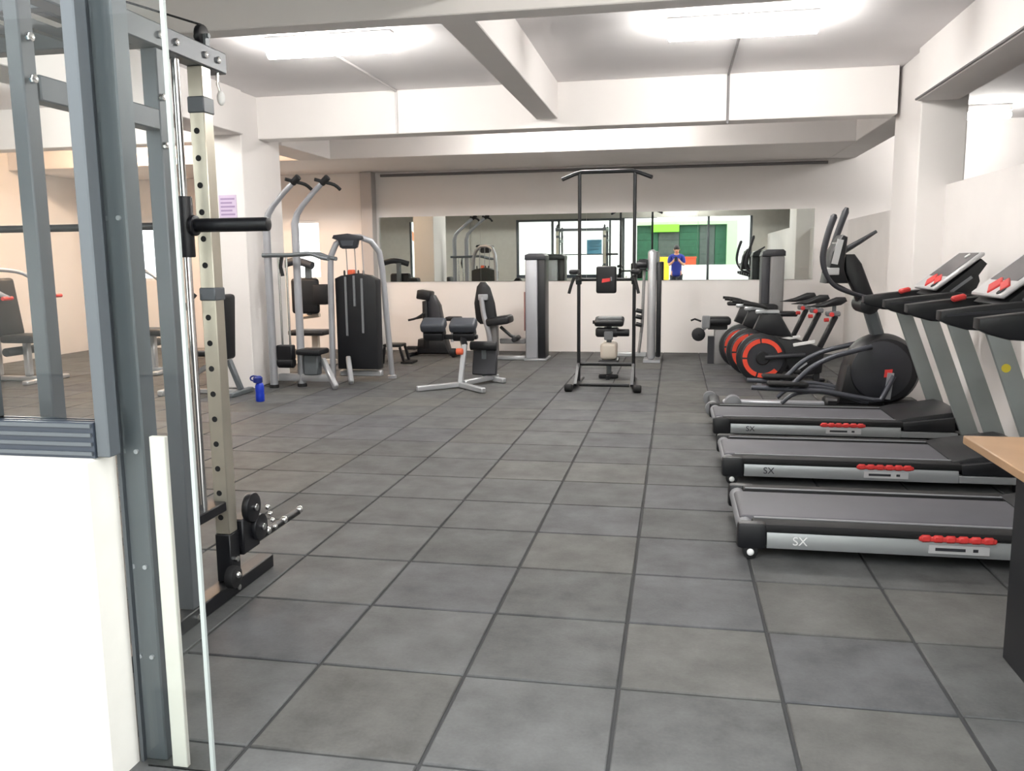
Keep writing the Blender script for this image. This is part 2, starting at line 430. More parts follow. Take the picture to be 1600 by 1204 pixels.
# ================================================================== LAMPS
def lamp(x0, x1, y, z, label, r=0.05, m='tube_light'):
    t = thing('ceiling_lamp', ((x0+x1)/2, y, z), label, 'lamp', 'linear tube lamps under the slab')
    MB().box(x0, x1, y-0.05, y+0.05, z+0.022, ZS, bev=0.006).build('housing', 'white_plastic', t)
    MB().tube([(x0, y, z-r+0.02), (x0+0.015, y, z-r+0.02), (x1-0.015, y, z-r+0.02), (x1, y, z-r+0.02)], r, n=14, radii=[r/2, r, r, r/2]).build('diffuser', m, t)
    return t
lamp(-3.22, -2.18, 6.60, 3.02, 'lit white tube lamp on slab between the glass door and the long ceiling beam')
lamp(-0.09, 0.99, 6.77, 3.02, 'lit white tube lamp on slab above the treadmills')
lamp(-6.46, -5.42, 6.80, 3.02, 'white tube lamp behind the smith machine standing in for a lamp reflection in the window')  # stands in for a lamp reflected in the window glass
lamp(-1.75, -0.65, 9.95, 3.02, 'lit white tube lamp hidden behind the middle cross beam')
lamp(-7.3, -6.2, 9.95, 3.02, 'added warm tube lamp that tints the far left bay', 0.05, 'tube_warm')  # invented source for the warm light on the left back wall
lamp(-0.1, 0.3, 2.6, 3.02, 'added white tube lamp over the entrance, out of view')  # added unseen lamp, brightens the near cross beam and floor
lamp(3.35, 3.85, 11.3, 3.0, 'lit white tube lamp in the room beyond the partition', 0.045)
# conduits on the ceiling
def conduit(pts, r, label, m='conduit_white'):
    o = MB().tube(pts, r, n=8).build('cable_conduit', m); tag(o, label, 'conduit', None); return o
conduit([(-2.88, 5.0, ZS-0.012), (-2.88, 8.785, ZS-0.012), (-2.88, 8.785, 2.67)], 0.012, 'thin white conduit running past the lamp down the cross beam beside the long beam')
conduit([(0.47, 5.0, ZS-0.012), (0.47, 8.785, ZS-0.012), (0.47, 8.785, 2.63)], 0.012, 'thin grey conduit running past the lamp above the treadmills', 'cable_grey')
conduit([(2.012, 2.0, 2.675), (2.012, 8.14, 2.675), (2.012, 8.14, 2.675)], 0.01, 'grey cable clipped along the lower edge of the right beam', 'cable_grey')
conduit([(-4.35, 12.42, 2.61), (2.0, 12.42, 2.61)], 0.02, 'grey pipe along the top of the back wall', 'cable_grey')

# ================================================================== MIRROR
mr = thing('wall_mirror', (-1.29, 12.44, 1.04), 'long frameless wall mirror in a strip on the back wall', 'mirror')
xs = [-4.40, -2.84, -1.27, 0.30, 1.86]
for a, b in zip(xs, xs[1:]):
    MB().box(a+0.0015, b-0.0015, 12.435, 12.45, 1.04, 2.00).build('mirror_pane', 'mirror_glass', mr, False)

# poster on the left column
po = thing('wall_poster', (-4.64, 8.41, 1.8), 'pale lilac printed poster on the white column', 'poster')
MB().box(-4.74, -4.54, 8.414, 8.42, 1.81, 2.05).build('sheet', 'paper_lilac', po, False)
for k in range(5): MB().box(-4.72, -4.56-0.03*(k % 2), 8.412, 8.414, 1.84+0.04*k, 1.858+0.04*k).build('print_line', 'print_violet', po, False)

# blue bottle on the floor with its cap folded to the side
bt = thing('water_bottle', (-3.97, 7.61, 0), 'blue plastic water bottle standing on the floor by the column', 'bottle')
MB().lathe([(0.036, 0.0), (0.042, 0.008), (0.042, 0.07), (0.039, 0.085), (0.042, 0.10), (0.042, 0.15), (0.034, 0.175), (0.024, 0.185)], (-3.97, 7.61, 0)).build('body', 'blue_bottle', bt)
MB().lathe([(0.03, 0.183), (0.045, 0.19), (0.045, 0.235), (0.03, 0.25)], (-3.985, 7.61, 0)).build('cap', 'blue_dark', bt)
MB().tube([(-4.02, 7.61, 0.20), (-4.055, 7.61, 0.21), (-4.06, 7.61, 0.235), (-4.03, 7.61, 0.25), (-3.99, 7.61, 0.245)], 0.008, smooth=4).build('carry_loop', 'blue_dark', bt)

def mat_paper(name, rgb):
    m = bpy.data.materials.new(name); m.use_nodes = True; nt = m.node_tree
    nt.nodes.remove(nt.nodes['Principled BSDF'])
    a = nt.nodes.new('ShaderNodeBsdfDiffuse'); b = nt.nodes.new('ShaderNodeBsdfTranslucent'); x = nt.nodes.new('ShaderNodeMixShader')
    a.inputs[0].default_value = lin(rgb); b.inputs[0].default_value = lin(rgb)
    nt.links.new(a.outputs[0], x.inputs[1]); nt.links.new(b.outputs[0], x.inputs[2]); nt.links.new(x.outputs[0], nt.nodes['Material Output'].inputs[0])
    MATS[name] = m
mat_paper('print_blue_thin', (150, 190, 205))
bpy.data.objects['sheet'].data.materials[0] = MATS['print_blue_thin']
# ================================================================== SMITH MACHINE (left, behind the glass)
RX = -1.77
rk = thing('smith_machine', (-2.35, 2.75, 0), 'grey smith machine rack with perforated pale steel uprights and black bar', 'smith machine')
def rack_side(x, sgn):
    # rear and middle uprights, rails
    MB().box(x-0.024, x+0.024, 2.115, 2.17, 0.0, 2.19, bev=0.004).build('upright', 'rack_grey', rk)
    MB().box(x-0.03, x+0.03, 2.735, 2.80, 0.061, 2.064, bev=0.004).build('upright', 'rack_grey', rk)
    MB().box(x-0.036, x+0.036, 2.171, 3.20, 2.065, 2.145, bev=0.005).build('top_rail', 'rack_grey', rk)
    MB().box(x-0.03, x+0.03, 2.171, 2.734, 1.79, 1.86, bev=0.004).build('side_rail', 'rack_grey', rk)
    MB().box(x-0.035, x+0.035, 2.171, 3.37, 0.0, 0.06, bev=0.004).build('base_rail', 'black_paint', rk)
    # perforated upright: four strips around real holes are costly; plate with dark hole discs recessed
    up = MB().box(x-0.03, x+0.03, 3.02, 3.085, 0.26, 2.064, bev=0.003).build('perforated_upright', 'champagne_steel', rk)
    MB().box(x-0.033, x+0.033, 3.015, 3.09, 0.06, 0.26, bev=0.004).build('foot_socket', 'black_paint', rk)
    for k in range(17):
        z = 1.83-0.1*k
        if z < 0.32: break
        MB().cyl((x-0.004, 3.0188, z), (x-0.004, 3.0215, z), 0.0115, n=12).build('hole', 'black_rubber', up)
    # bolts
    for y, z in ((2.135, 1.84), (2.135, 1.95), (2.745, 1.74), (2.745, 1.90), (2.75, 2.105), (2.85, 2.105), (3.04, 2.105), (3.13, 2.105), (2.75, 0.03), (3.05, 0.03), (3.05, 0.15)):
        MB().cyl((x+0.030, y, z), (x+0.046, y, z), 0.013, n=8, bev=0.003).build('bolt', 'chrome', rk)
    # adjustable sleeve pin
    MB().box(x-0.034, x+0.034, 3.014, 3.09, 1.195, 1.245, bev=0.004).build('safety_stop', 'rack_grey', rk)
    MB().tube([(x-0.04, 3.0, 1.22), (x-0.06, 2.98, 1.19), (x-0.07, 2.95, 1.15)], 0.008).build('stop_hook', 'black_paint', rk)
    MB().box(x-0.034, x+0.034, 3.014, 3.091, 1.895, 1.955, bev=0.004).build('pulley_bracket', 'rack_grey', rk)
    # chrome guide rod and counter-weight rod
    MB().cyl((x+0.0, 2.895, 0.40), (x+0.0, 2.895, 2.064), 0.0145, n=14).build('guide_rod', 'chrome', rk)
    MB().cyl((x-0.05, 2.93, 0.40), (x-0.05, 2.93, 2.07), 0.008, n=10).build('cable_rod', 'steel_silver', rk)
    MB().box(x-0.065, x+0.028, 2.80, 3.014, 0.36, 0.40, bev=0.004).build('rod_mount', 'black_paint', rk)
    # bar carriage
    MB().cyl((x, 2.895, 1.36), (x, 2.895, 1.58), 0.03, n=14, bev=0.004).build('carriage', 'black_plastic', rk)
    MB().cyl((x+sgn*0.03, 2.895, 1.475), (x+sgn*0.33, 2.895, 1.475), 0.025, n=16, bev=0.004).build('bar_sleeve', 'black_paint', rk)
    MB().cyl((x+sgn*0.028, 2.895, 1.475), (x+sgn*0.045, 2.895, 1.475), 0.038, n=16, bev=0.004).build('bar_collar', 'black_paint', rk)
    # top pulley
    MB().cyl((x-0.012, 3.09, 2.185), (x+0.012, 3.09, 2.185), 0.042, n=18, bev=0.006).build('top_pulley', 'black_plastic', rk)
    MB().box(x-0.022, x+0.022, 3.075, 3.105, 2.14, 2.19).cyl((x-0.03, 3.09, 2.185), (x+0.03, 3.09, 2.185), 0.009).build('pulley_mount', 'steel_grey', rk)
    MB().tube([(x-0.3*sgn, 2.12, 2.23), (x, 3.09, 2.226)], 0.004, n=6).build('cable', 'black_rubber', rk)
    # hanging clip under the rail end
    MB().tube([(x+sgn*0.02, 3.15, 2.064), (x+sgn*0.02, 3.15, 2.02), (x+sgn*0.028, 3.155, 1.985)], 0.006).build('cable_clip', 'chrome', rk)
    MB().ball((x+sgn*0.028, 3.155, 1.97), 0.02, (0.8, 0.8, 1.4)).build('clip_ball', 'white_plastic', rk)
rack_side(RX, 1); rack_side(RX-1.2, -1)
# cross members
MB().box(RX-1.165, RX-0.036, 2.71, 2.78, 2.07, 2.14, bev=0.004).build('cross_beam', 'rack_grey', rk)
MB().box(RX-1.165, RX-0.036, 2.11, 2.165, 0.06, 0.12, bev=0.004).build('cross_beam', 'rack_grey', rk)
lad = MB().box(RX-1.165, RX-0.036, 2.35, 2.39, 2.09, 2.13, bev=0.003).build('pull_up_beam', 'rack_grey', rk)
for k in range(7): MB().box(RX-1.05+k*0.15, RX-1.02+k*0.15, 2.391, 2.709, 2.09, 2.12).build('pull_up_rung', 'rack_grey', rk)
MB().cyl((RX-1.168, 2.895, 1.475), (RX-0.032, 2.895, 1.475), 0.014, n=14).build('bar', 'black_paint', rk)
# low pulley, weight post and foot plates in front of the upright
MB().cyl((RX+0.04, 3.16, 0.335), (RX+0.07, 3.16, 0.335), 0.062, n=20, bev=0.008).build('low_pulley', 'black_plastic', rk)
MB().cyl((RX+0.04, 3.215, 0.235), (RX+0.07, 3.215, 0.235), 0.058, n=20, bev=0.008).build('low_pulley', 'black_plastic', rk)
MB().box(RX-0.02, RX+0.05, 3.092, 3.23, 0.15, 0.30, bev=0.006).build('pulley_plate', 'black_paint', rk)
for p in ((RX+0.07, 3.16, 0.335), (RX+0.07, 3.215, 0.235)): MB().cyl(p, (p[0]+0.014, p[1], p[2]), 0.015, n=10, bev=0.003).build('bolt', 'chrome', rk)
MB().cyl((RX+0.02, 3.092, 0.165), (RX+0.02, 3.66, 0.165), 0.017, n=12).build('weight_peg', 'black_paint', rk)
for y in (3.13, 3.34, 3.50, 3.665): MB().ball((RX+0.03, y, 0.175), 0.017).build('peg_cap', 'chrome', rk)
for z0 in range(4): MB().ball((RX+0.05, 3.31+0.02*z0, 0.29-0.035*z0), 0.012).build('chain_link', 'chrome', rk)
MB().cyl((RX+0.04, 2.98, 0.10), (RX+0.075, 2.98, 0.10), 0.045, n=18, bev=0.006).build('transport_wheel', 'black_rubber', rk)
MB().ball((RX+0.078, 2.98, 0.11), 0.014).build('wheel_cap', 'chrome', rk)

# ================================================================== ASSISTED PULL-UP MACHINE (beside the column)
lp = thing('pull_up_dip_machine', (-3.95, 8.7, 0), 'tall silver pull-up and dip machine with two bent overhead arms beside the column', 'gym machine')
for x, yb in ((-4.26, 8.5), (-3.99, 8.62)):
    MB().tube([(x, yb, 0.0), (x, yb, 1.75), (x+0.03, yb, 1.85), (x+0.10, yb-0.02, 1.93), (x+0.24, yb-0.05, 2.06), (x+0.40, yb-0.08, 2.19)], 0.036, n=12, radii=[0.042, 0.04, 0.034, 0.03, 0.028, 0.028]).build('upright', 'steel_silver', lp)
    MB().cyl((x+0.35, yb-0.07, 2.15), (x+0.43, yb-0.085, 2.215), 0.034, n=12, bev=0.006).build('arm_tip', 'black_rubber', lp)
    MB().tube([(x+0.30, yb-0.13, 2.19), (x+0.37, yb-0.08, 2.17), (x+0.47, yb-0.02, 2.14), (x+0.52, yb+0.02, 2.09)], 0.018, n=8, smooth=3).build('grip', 'black_rubber', lp)
    MB().lathe([(0.05, 0), (0.052, 0.02), (0.045, 0.035)], (x, yb, 0)).build('foot', 'black_rubber', lp)
for y in (8.46, 8.66):
    MB().tube([(-4.30, y, 1.42), (-3.98, y, 1.42), (-3.75, y-0.05, 1.43), (-3.6, y-0.10, 1.39), (-3.5, y-0.14, 1.375)], 0.022, n=10, smooth=4).build('dip_bar', 'steel_grey', lp)
MB().tube([(-4.10, 8.50, 1.40), (-4.12, 8.50, 1.30), (-4.10, 8.50, 1.2)], 0.02, n=8).build('bar_stem', 'black_paint', lp)
for x in (-4.17, -4.08): MB().cyl((x, 8.56, 0.45), (x, 8.56, 1.40), 0.012, n=10).build('guide_rod', 'chrome', lp)
MB().box(-4.22, -4.04, 8.50, 8.60, 0.30, 0.46, bev=0.01).build('knee_carriage', 'black_paint', lp)
MB().lathe([(0.05, -0.09), (0.06, -0.08), (0.06, 0.08), (0.05, 0.09)], (-4.13, 8.55, 0.27), 'x', 16).build('carriage_roller', 'vinyl_black', lp)
MB().box(-4.25, -3.62, 8.58, 8.66, 0.06, 0.14, bev=0.012, seg=2).build('base_beam', 'steel_light', lp)
MB().box(-3.98, -3.70, 8.45, 8.72, 0.36, 0.42, bev=0.02, seg=2).build('knee_pad', 'vinyl_black', lp)
MB().box(-3.92, -3.76, 8.52, 8.64, 0.14, 0.355, bev=0.01).build('knee_pad_post', 'steel_grey', lp)
MB().obox((-3.74, 8.62, 0.30), (-3.50, 8.38, 0.03), 0.055, 0.07, bev=0.012).build('step_leg', 'steel_light', lp)
# the stack tower at its right
st = thing('weight_stack_tower', (-3.53, 9.15, 0), 'arched silver weight stack tower with black shroud and dark badge', 'gym machine')
MB().tube([(-3.79, 9.0, 0.0), (-3.77, 9.0, 1.20), (-3.76, 9.0, 1.40), (-3.70, 9.02, 1.54), (-3.60, 9.05, 1.61), (-3.46, 9.12, 1.615), (-3.36, 9.2, 1.57), (-3.29, 9.27, 1.45), (-3.27, 9.3, 1.25), (-3.22, 9.38, 0.0)], 0.034, n=12).build('arch_frame', 'steel_silver', st)
MB().prism([(-3.72, 1.60), (-3.70, 1.635), (-3.54, 1.65), (-3.38, 1.62), (-3.37, 1.585), (-3.42, 1.575), (-3.44, 1.50), (-3.47, 1.485), (-3.60, 1.485), (-3.63, 1.50), (-3.65, 1.575)], 'y', 8.95, 9.02, bev=0.008).build('badge', 'dark_grey_plastic', st)
MB().prism([(-3.62, 1.575), (-3.46, 1.575), (-3.48, 1.515), (-3.60, 1.515)], 'y', 8.945, 8.955).build('badge_face', 'vinyl_grey', st)
MB().prism([(-3.75, 1.16), (-3.68, 1.19), (-3.50, 1.215), (-3.36, 1.19), (-3.27, 1.14), (-3.27, 0.14), (-3.75, 0.14)], 'y', 9.06, 9.24, bev=0.012).build('shroud', 'black_plastic', st)
for x, z0, z1 in ((-3.62, 0.52, 1.22), (-3.52, 0.85, 1.23), (-3.43, 0.55, 1.20)):
    MB().box(x-0.012, x+0.012, 9.045, 9.061, z0, z1-0.04).build('guide_slot', 'mid_grey_plastic', st)
    MB().cyl((x, 9.13, z1-0.02), (x, 9.10, 1.60), 0.006, n=8).build('guide_rod', 'steel_silver', st)
MB().box(-3.60, -3.53, 9.07, 9.15, 1.195, 1.255, bev=0.01).build('stack_cap', 'orange_cap', st)
for x in (-3.665, -3.50, -3.44): MB().lathe([(0.012, 1.18), (0.012, 1.235), (0.007, 1.25)], (x, 9.15, 0), n=10).build('stack_bolt', 'black_plastic', st)
MB().box(-3.76, -3.26, 9.12, 9.20, 0.05, 0.12, bev=0.012).build('base_beam', 'steel_light', st)
MB().obox((-3.60, 9.0, 0.28), (-3.47, 8.74, 0.03), 0.055, 0.07, bev=0.012).build('step_leg', 'steel_light', st)
MB().lathe([(0.05, 0), (0.05, 0.03), (0.04, 0.04)], (-3.22, 9.38, 0)).build('foot', 'steel_silver', st)

# ================================================================== SEATED PRESS behind (cream frame, black pads)
sp = thing('seated_press_machine', (-4.85, 10.5, 0), 'cream framed seated press machine with black pads behind the stack tower', 'gym machine')
MB().box(-4.92, -4.55, 10.40, 10.50, 0.68, 1.14, bev=0.04, seg=3).build('back_pad', 'vinyl_black', sp)
MB().box(-4.60, -4.40, 10.35, 10.55, 0.80, 1.06, bev=0.03, seg=2).build('side_pad', 'vinyl_black', sp)
MB().box(-4.95, -4.45, 10.30, 10.62, 0.40, 0.47, bev=0.03, seg=2).build('seat', 'vinyl_black', sp)
MB().tube([(-4.95, 10.6, 0.0), (-4.92, 10.6, 0.4), (-4.88, 10.58, 0.62), (-4.6, 10.56, 0.66)], 0.032).build('frame', 'cream_steel', sp)
MB().box(-5.0, -4.4, 10.55, 10.63, 0.0, 0.07, bev=0.01).build('base_beam', 'cream_steel', sp)
MB().box(-4.72, -4.64, 10.55, 10.63, 0.071, 0.40).build('post', 'cream_steel', sp)
MB().tube([(-5.1, 10.5, 1.30), (-4.85, 10.45, 1.36), (-4.6, 10.4, 1.30)], 0.05, n=12, smooth=5).build('shoulder_roll', 'vinyl_grey', sp)
MB().box(-4.76, -4.70, 10.52, 10.60, 0.66, 1.32).build('mast', 'steel_grey', sp)
# ================================================================== HYPEREXTENSION BENCH
hb = thing('back_extension_bench', (-2.25, 8.75, 0), 'silver back extension bench with two grey hip pads and splayed feet', 'bench')
MB().obox((-2.62, 8.40, 0.03), (-2.25, 8.72, 0.035), 0.055, 0.055, bev=0.008).build('foot_bar', 'steel_light', hb)
MB().obox((-1.90, 8.37, 0.03), (-2.23, 8.71, 0.035), 0.055, 0.055, bev=0.008).build('foot_bar', 'steel_light', hb)
MB().obox((-2.24, 8.72, 0.0), (-2.20, 8.80, 0.46), 0.05, 0.055, up=(1, 0, 0), bev=0.008).build('post', 'steel_light', hb)
MB().obox((-2.20, 8.74, 0.05), (-1.95, 9.30, 0.05), 0.055, 0.055, bev=0.008).build('main_beam', 'steel_light', hb)
MB().obox((-2.10, 9.32, 0.03), (-1.83, 9.10, 0.03), 0.055, 0.055, bev=0.008).build('rear_foot', 'steel_light', hb)
MB().lathe([(0.02, -0.04), (0.035, -0.03), (0.035, 0.03), (0.02, 0.04)], (-2.245, 8.755, 0.385), 'x', 14).build('adjust_knob', 'orange_cap', hb)
MB().lathe([(0.02, -0.04), (0.04, -0.03), (0.04, 0.03), (0.02, 0.04)], (-2.32, 8.755, 0.38), 'x', 14).build('lock_knob', 'black_rubber', hb)
MB().obox((-2.20, 8.80, 0.44), (-2.28, 8.95, 0.60), 0.06, 0.06, bev=0.006).build('pad_arm', 'black_paint', hb)
MB().box(-2.68, -2.09, 8.90, 8.98, 0.50, 0.55, bev=0.01).build('pad_bracket', 'black_paint', hb)
R1 = rx(math.radians(28))
for a, b in ((-2.70, -2.43), (-2.38, -2.09)):
    MB().box(a, b, 8.80, 8.98, 0.60, 0.71, bev=0.035, seg=3, rot=R1).build('hip_pad', 'vinyl_grey', hb)
    MB().box(a+0.03, b-0.02, 8.84, 9.0, 0.51, 0.60, bev=0.02, seg=2, rot=R1).build('pad_base', 'vinyl_black', hb)
MB().box(-2.20, -1.93, 9.14, 9.22, 0.08, 0.36, bev=0.01, rot=rx(math.radians(-12))).build('foot_plate', 'dark_grey_plastic', hb)
MB().cyl((-2.22, 9.14, 0.41), (-1.92, 9.14, 0.41), 0.05, n=16, bev=0.01).build('ankle_roller', 'vinyl_black', hb)
MB().obox((-2.07, 9.19, 0.05), (-2.07, 9.16, 0.42), 0.05, 0.05, up=(1, 0, 0)).build('ankle_post', 'steel_grey', hb)

# ================================================================== LEG EXTENSION with weight tower
def tower(parent, x0, x1, y0, y1, h, front='tower_grey', side='black_plastic', split=0.62):
    xm = x0+(x1-x0)*split
    MB().box(x0, xm, y0, y1, 0.03, h-0.08, bev=0.02, seg=3).build('column_cover', front, parent)
    MB().box(xm+0.001, x1, y0+0.01, y1-0.01, 0.03, h-0.07, bev=0.012, seg=2).build('stack_shroud', side, parent)
    MB().prism([(x0-0.005, h-0.085), (x0+0.0, h-0.02), (x0+0.06, h), (x1-0.04, h), (x1+0.005, h-0.03), (x1+0.005, h-0.085)], 'y', y0-0.01, y1+0.01, bev=0.012).build('top_cap', 'dark_grey_plastic', parent)
    MB().box(x0-0.02, x1+0.02, y0-0.03, y1+0.03, 0.0, 0.03, bev=0.006).build('foot_plate', 'steel_silver', parent)
le = thing('leg_extension_machine', (-2.1, 11.4, 0), 'leg extension machine with tall black back pad and silver weight tower', 'gym machine')
tower(le, -1.97, -1.70, 11.25, 11.60, 1.43, 'steel_silver')
def pad_profile(pts, y0, y1, name, m, par, bev=0.02): return MB().prism(pts, 'y', y0, y1, bev=bev).build(name, m, par)
pad_profile([(-2.60, 1.00), (-2.55, 1.06), (-2.48, 1.06), (-2.42, 0.98), (-2.36, 0.78), (-2.33, 0.56), (-2.36, 0.50), (-2.56, 0.50), (-2.62, 0.56), (-2.64, 0.78)], 11.10, 11.18, 'back_pad', 'vinyl_black', le, 0.03)
MB().tube([(-2.53, 11.08, 0.86), (-2.50, 11.08, 0.62), (-2.44, 11.08, 0.40), (-2.42, 11.15, 0.10)], 0.035, n=10, smooth=4).build('back_frame', 'steel_silver', le)
MB().box(-2.57, -2.44, 11.06, 11.09, 0.82, 0.90, bev=0.008).build('back_bracket', 'steel_silver', le)
MB().box(-2.47, -2.15, 11.02, 11.40, 0.49, 0.60, bev=0.035, seg=3, rot=ry(math.radians(-8))).build('seat', 'vinyl_black', le)
MB().box(-2.46, -2.34, 11.15, 11.30, 0.06, 0.50, bev=0.02, seg=2).build('pedestal', 'tower_grey', le)
MB().box(-2.52, -1.98, 11.30, 11.38, 0.0, 0.055, bev=0.012).build('base_beam', 'steel_light', le)
MB().box(-2.34, -1.98, 11.32, 11.37, 0.22, 0.29, bev=0.012).build('link_beam', 'tower_grey', le)
MB().tube([(-2.30, 11.2, 0.46), (-2.16, 11.2, 0.34), (-2.06, 11.2, 0.30)], 0.022).build('swing_arm', 'black_paint', le)
MB().cyl((-2.09, 11.05, 0.30), (-2.09, 11.40, 0.30), 0.035, n=14, bev=0.008).build('shin_roller', 'vinyl_black', le)
MB().box(-1.99, -1.975, 11.27, 11.33, 0.40, 0.92, bev=0.004).build('cable_guard', 'cable_guard', le)

# upright exercise bike by the back wall
eb = thing('upright_exercise_bike', (-3.45, 11.75, 0), 'black upright exercise bike with grey rounded shell by the back wall', 'exercise bike')
MB().prism([(-3.46, 0.22), (-3.48, 0.80), (-3.44, 0.88), (-3.36, 0.86), (-3.28, 0.72), (-3.25, 0.55), (-3.28, 0.22)], 'y', 11.66, 11.84, bev=0.03).build('shell', 'dark_grey_plastic', eb)
MB().prism([(-3.52, 0.10), (-3.52, 0.78), (-3.44, 0.80), (-3.42, 0.10)], 'y', 11.62, 11.88, bev=0.03).build('front_column', 'black_plastic', eb)
MB().box(-3.60, -3.40, 11.63, 11.87, 0.80, 0.93, bev=0.02, seg=2, rot=ry(0.15)).build('console', 'black_plastic', eb)
MB().tube([(-3.48, 11.62, 0.62), (-3.58, 11.56, 0.55), (-3.70, 11.55, 0.52)], 0.016, smooth=3).build('handle', 'black_paint', eb)
MB().tube([(-3.48, 11.88, 0.62), (-3.58, 11.93, 0.55), (-3.70, 11.94, 0.52)], 0.016, smooth=3).build('handle', 'black_paint', eb)
MB().prism([(-3.62, 0.04), (-3.60, 0.24), (-3.20, 0.26), (-3.14, 0.04)], 'y', 11.63, 11.87, bev=0.03).build('drive_housing', 'black_plastic', eb)
MB().box(-3.72, -3.66, 11.5, 12.0, 0, 0.06, bev=0.02).box(-3.08, -3.02, 11.5, 12.0, 0, 0.06, bev=0.02).box(-3.66, -3.08, 11.72, 11.78, 0.02, 0.06).build('base_frame', 'black_paint', eb)
MB().box(-3.74, -3.58, 11.52, 11.62, 0.10, 0.15, bev=0.012).build('pedal', 'black_rubber', eb)
MB().box(-3.20, -2.98, 11.65, 11.85, 0.5, 0.56, bev=0.025, seg=2).build('saddle', 'vinyl_black', eb)
MB().cyl((-3.12, 11.75, 0.2), (-3.10, 11.75, 0.51), 0.025).build('seat_post', 'steel_silver', eb)
# step stool
so = thing('step_stool', (-3.62, 10.85, 0), 'low black step stool with splayed legs next to the stack tower', 'stool')
MB().box(-3.80, -3.55, 10.72, 10.98, 0.22, 0.26, bev=0.015, seg=2).build('top', 'black_plastic', so)
for x, y, dx in ((-3.78, 10.74, -0.03), (-3.78, 10.96, -0.03), (-3.57, 10.74, 0.06), (-3.57, 10.96, 0.06)):
    MB().obox((x, y, 0.22), (x+dx, y, 0.0), 0.03, 0.03, up=(0, 1, 0)).build('leg', 'black_paint', so)
MB().box(-3.56, -3.40, 10.72, 10.98, 0.0, 0.03, bev=0.008).build('foot_bar', 'black_rubber', so)

# ================================================================== POWER TOWER
pt = thing('power_tower', (-0.71, 9.0, 0), 'black power tower with pull-up bar, back pad and dip arms', 'power tower')
for s, x in ((-1, -1.0), (1, -0.42)):
    MB().tube([(x, 9.0, 0.05), (x, 9.0, 0.9), (x, 9.0, 1.08), (x-s*0.005, 9.03, 1.2), (x-s*0.005, 9.03, 2.22)], 0.019, n=10).build('upright', 'black_paint', pt)
    MB().tube([(x+s*0.05, 8.60, 0.03), (x+s*0.02, 8.70, 0.035), (x, 8.9, 0.04), (x, 9.36, 0.04)], 0.022, n=10).build('base_foot', 'black_paint', pt)
    MB().lathe([(0.03, -0.04), (0.04, -0.03), (0.04, 0.03), (0.03, 0.04)], (x+s*0.06, 8.59, 0.04), 'x', 14).build('foot_cap', 'black_rubber', pt)
    MB().obox((x, 8.66, 0.06), (x, 8.98, 0.24), 0.03, 0.03).build('brace', 'black_paint', pt)
    MB().box(x-0.028, x+0.028, 8.96, 9.05, 1.08, 1.18, bev=0.006).build('joint', 'black_paint', pt)
    MB().cyl((x, 9.0, 1.13), (x-s*0.01, 8.72, 1.15), 0.018, n=10).build('dip_arm', 'black_paint', pt)
    MB().box(x-0.045+s*0.02, x+0.045+s*0.02, 8.66, 8.95, 1.19, 1.24, bev=0.018, seg=2).build('arm_pad', 'vinyl_black', pt)
    MB().tube([(x+s*0.02, 8.72, 1.15), (x+s*0.04, 8.66, 1.08), (x+s*0.06, 8.64, 1.0)], 0.016, n=8, smooth=3).build('grip', 'black_rubber', pt)
MB().tube([(-1.17, 8.97, 2.16), (-1.05, 9.02, 2.215), (-0.98, 9.03, 2.235), (-0.45, 9.03, 2.235), (-0.38, 9.02, 2.215), (-0.25, 8.97, 2.16)], 0.02, n=10).build('pull_up_bar', 'black_paint', pt)
MB().cyl((-0.98, 9.0, 1.13), (-0.44, 9.0, 1.13), 0.016, n=10).build('cross_bar', 'black_paint', pt)
MB().cyl((-0.98, 9.0, 0.24), (-0.44, 9.0, 0.24), 0.02, n=10).build('cross_bar', 'black_paint', pt)
MB().cyl((-0.97, 8.80, 0.045), (-0.45, 8.80, 0.045), 0.02, n=10).build('cross_bar', 'black_paint', pt)
bp_ = MB().box(-0.81, -0.60, 8.90, 8.97, 0.99, 1.27, bev=0.022, seg=3).build('back_pad', 'vinyl_black', pt)
MB().prism([(-0.75, 1.10), (-0.66, 1.115), (-0.655, 1.15), (-0.745, 1.14)], 'y', 8.897, 8.901).build('pad_emblem', 'red_plastic', bp_, False)
MB().box(-0.665, -0.645, 8.897, 8.901, 1.12, 1.16).build('pad_emblem', 'mid_grey_plastic', bp_, False)

# seated curl bench behind the power tower
cb_ = thing('preacher_curl_bench', (-0.73, 9.75, 0), 'black padded curl bench with pale seat base behind the power tower', 'bench')
MB().box(-0.89, -0.56, 9.55, 9.75, 0.61, 0.685, bev=0.03, seg=3, rot=rx(math.radians(15))).build('upper_pad', 'vinyl_black', cb_)
MB().box(-0.85, -0.58, 9.58, 9.70, 0.665, 0.70, bev=0.012, seg=2).build('pad_trim', 'mid_grey_plastic', cb_)
MB().cyl((-0.91, 9.62, 0.64), (-0.885, 9.62, 0.64), 0.02).build('end_cap', 'black_rubber', cb_)
MB().box(-0.88, -0.62, 9.60, 9.76, 0.47, 0.58, bev=0.03, seg=3).build('lower_pad', 'vinyl_black', cb_)
MB().cyl((-0.72, 9.64, 0.52), (-0.50, 9.64, 0.52), 0.042, n=16, bev=0.01).build('arm_roller', 'vinyl_black', cb_)
MB().box(-0.82, -0.64, 9.55, 9.85, 0.22, 0.41, bev=0.04, seg=3).build('seat_shell', 'cream_steel', cb_)
MB().box(-0.84, -0.62, 9.52, 9.88, 0.165, 0.22, bev=0.02, seg=2).build('seat_pan', 'vinyl_black', cb_)
MB().cyl((-0.73, 9.68, 0.03), (-0.73, 9.68, 0.66), 0.03, n=12).build('post', 'steel_grey', cb_)
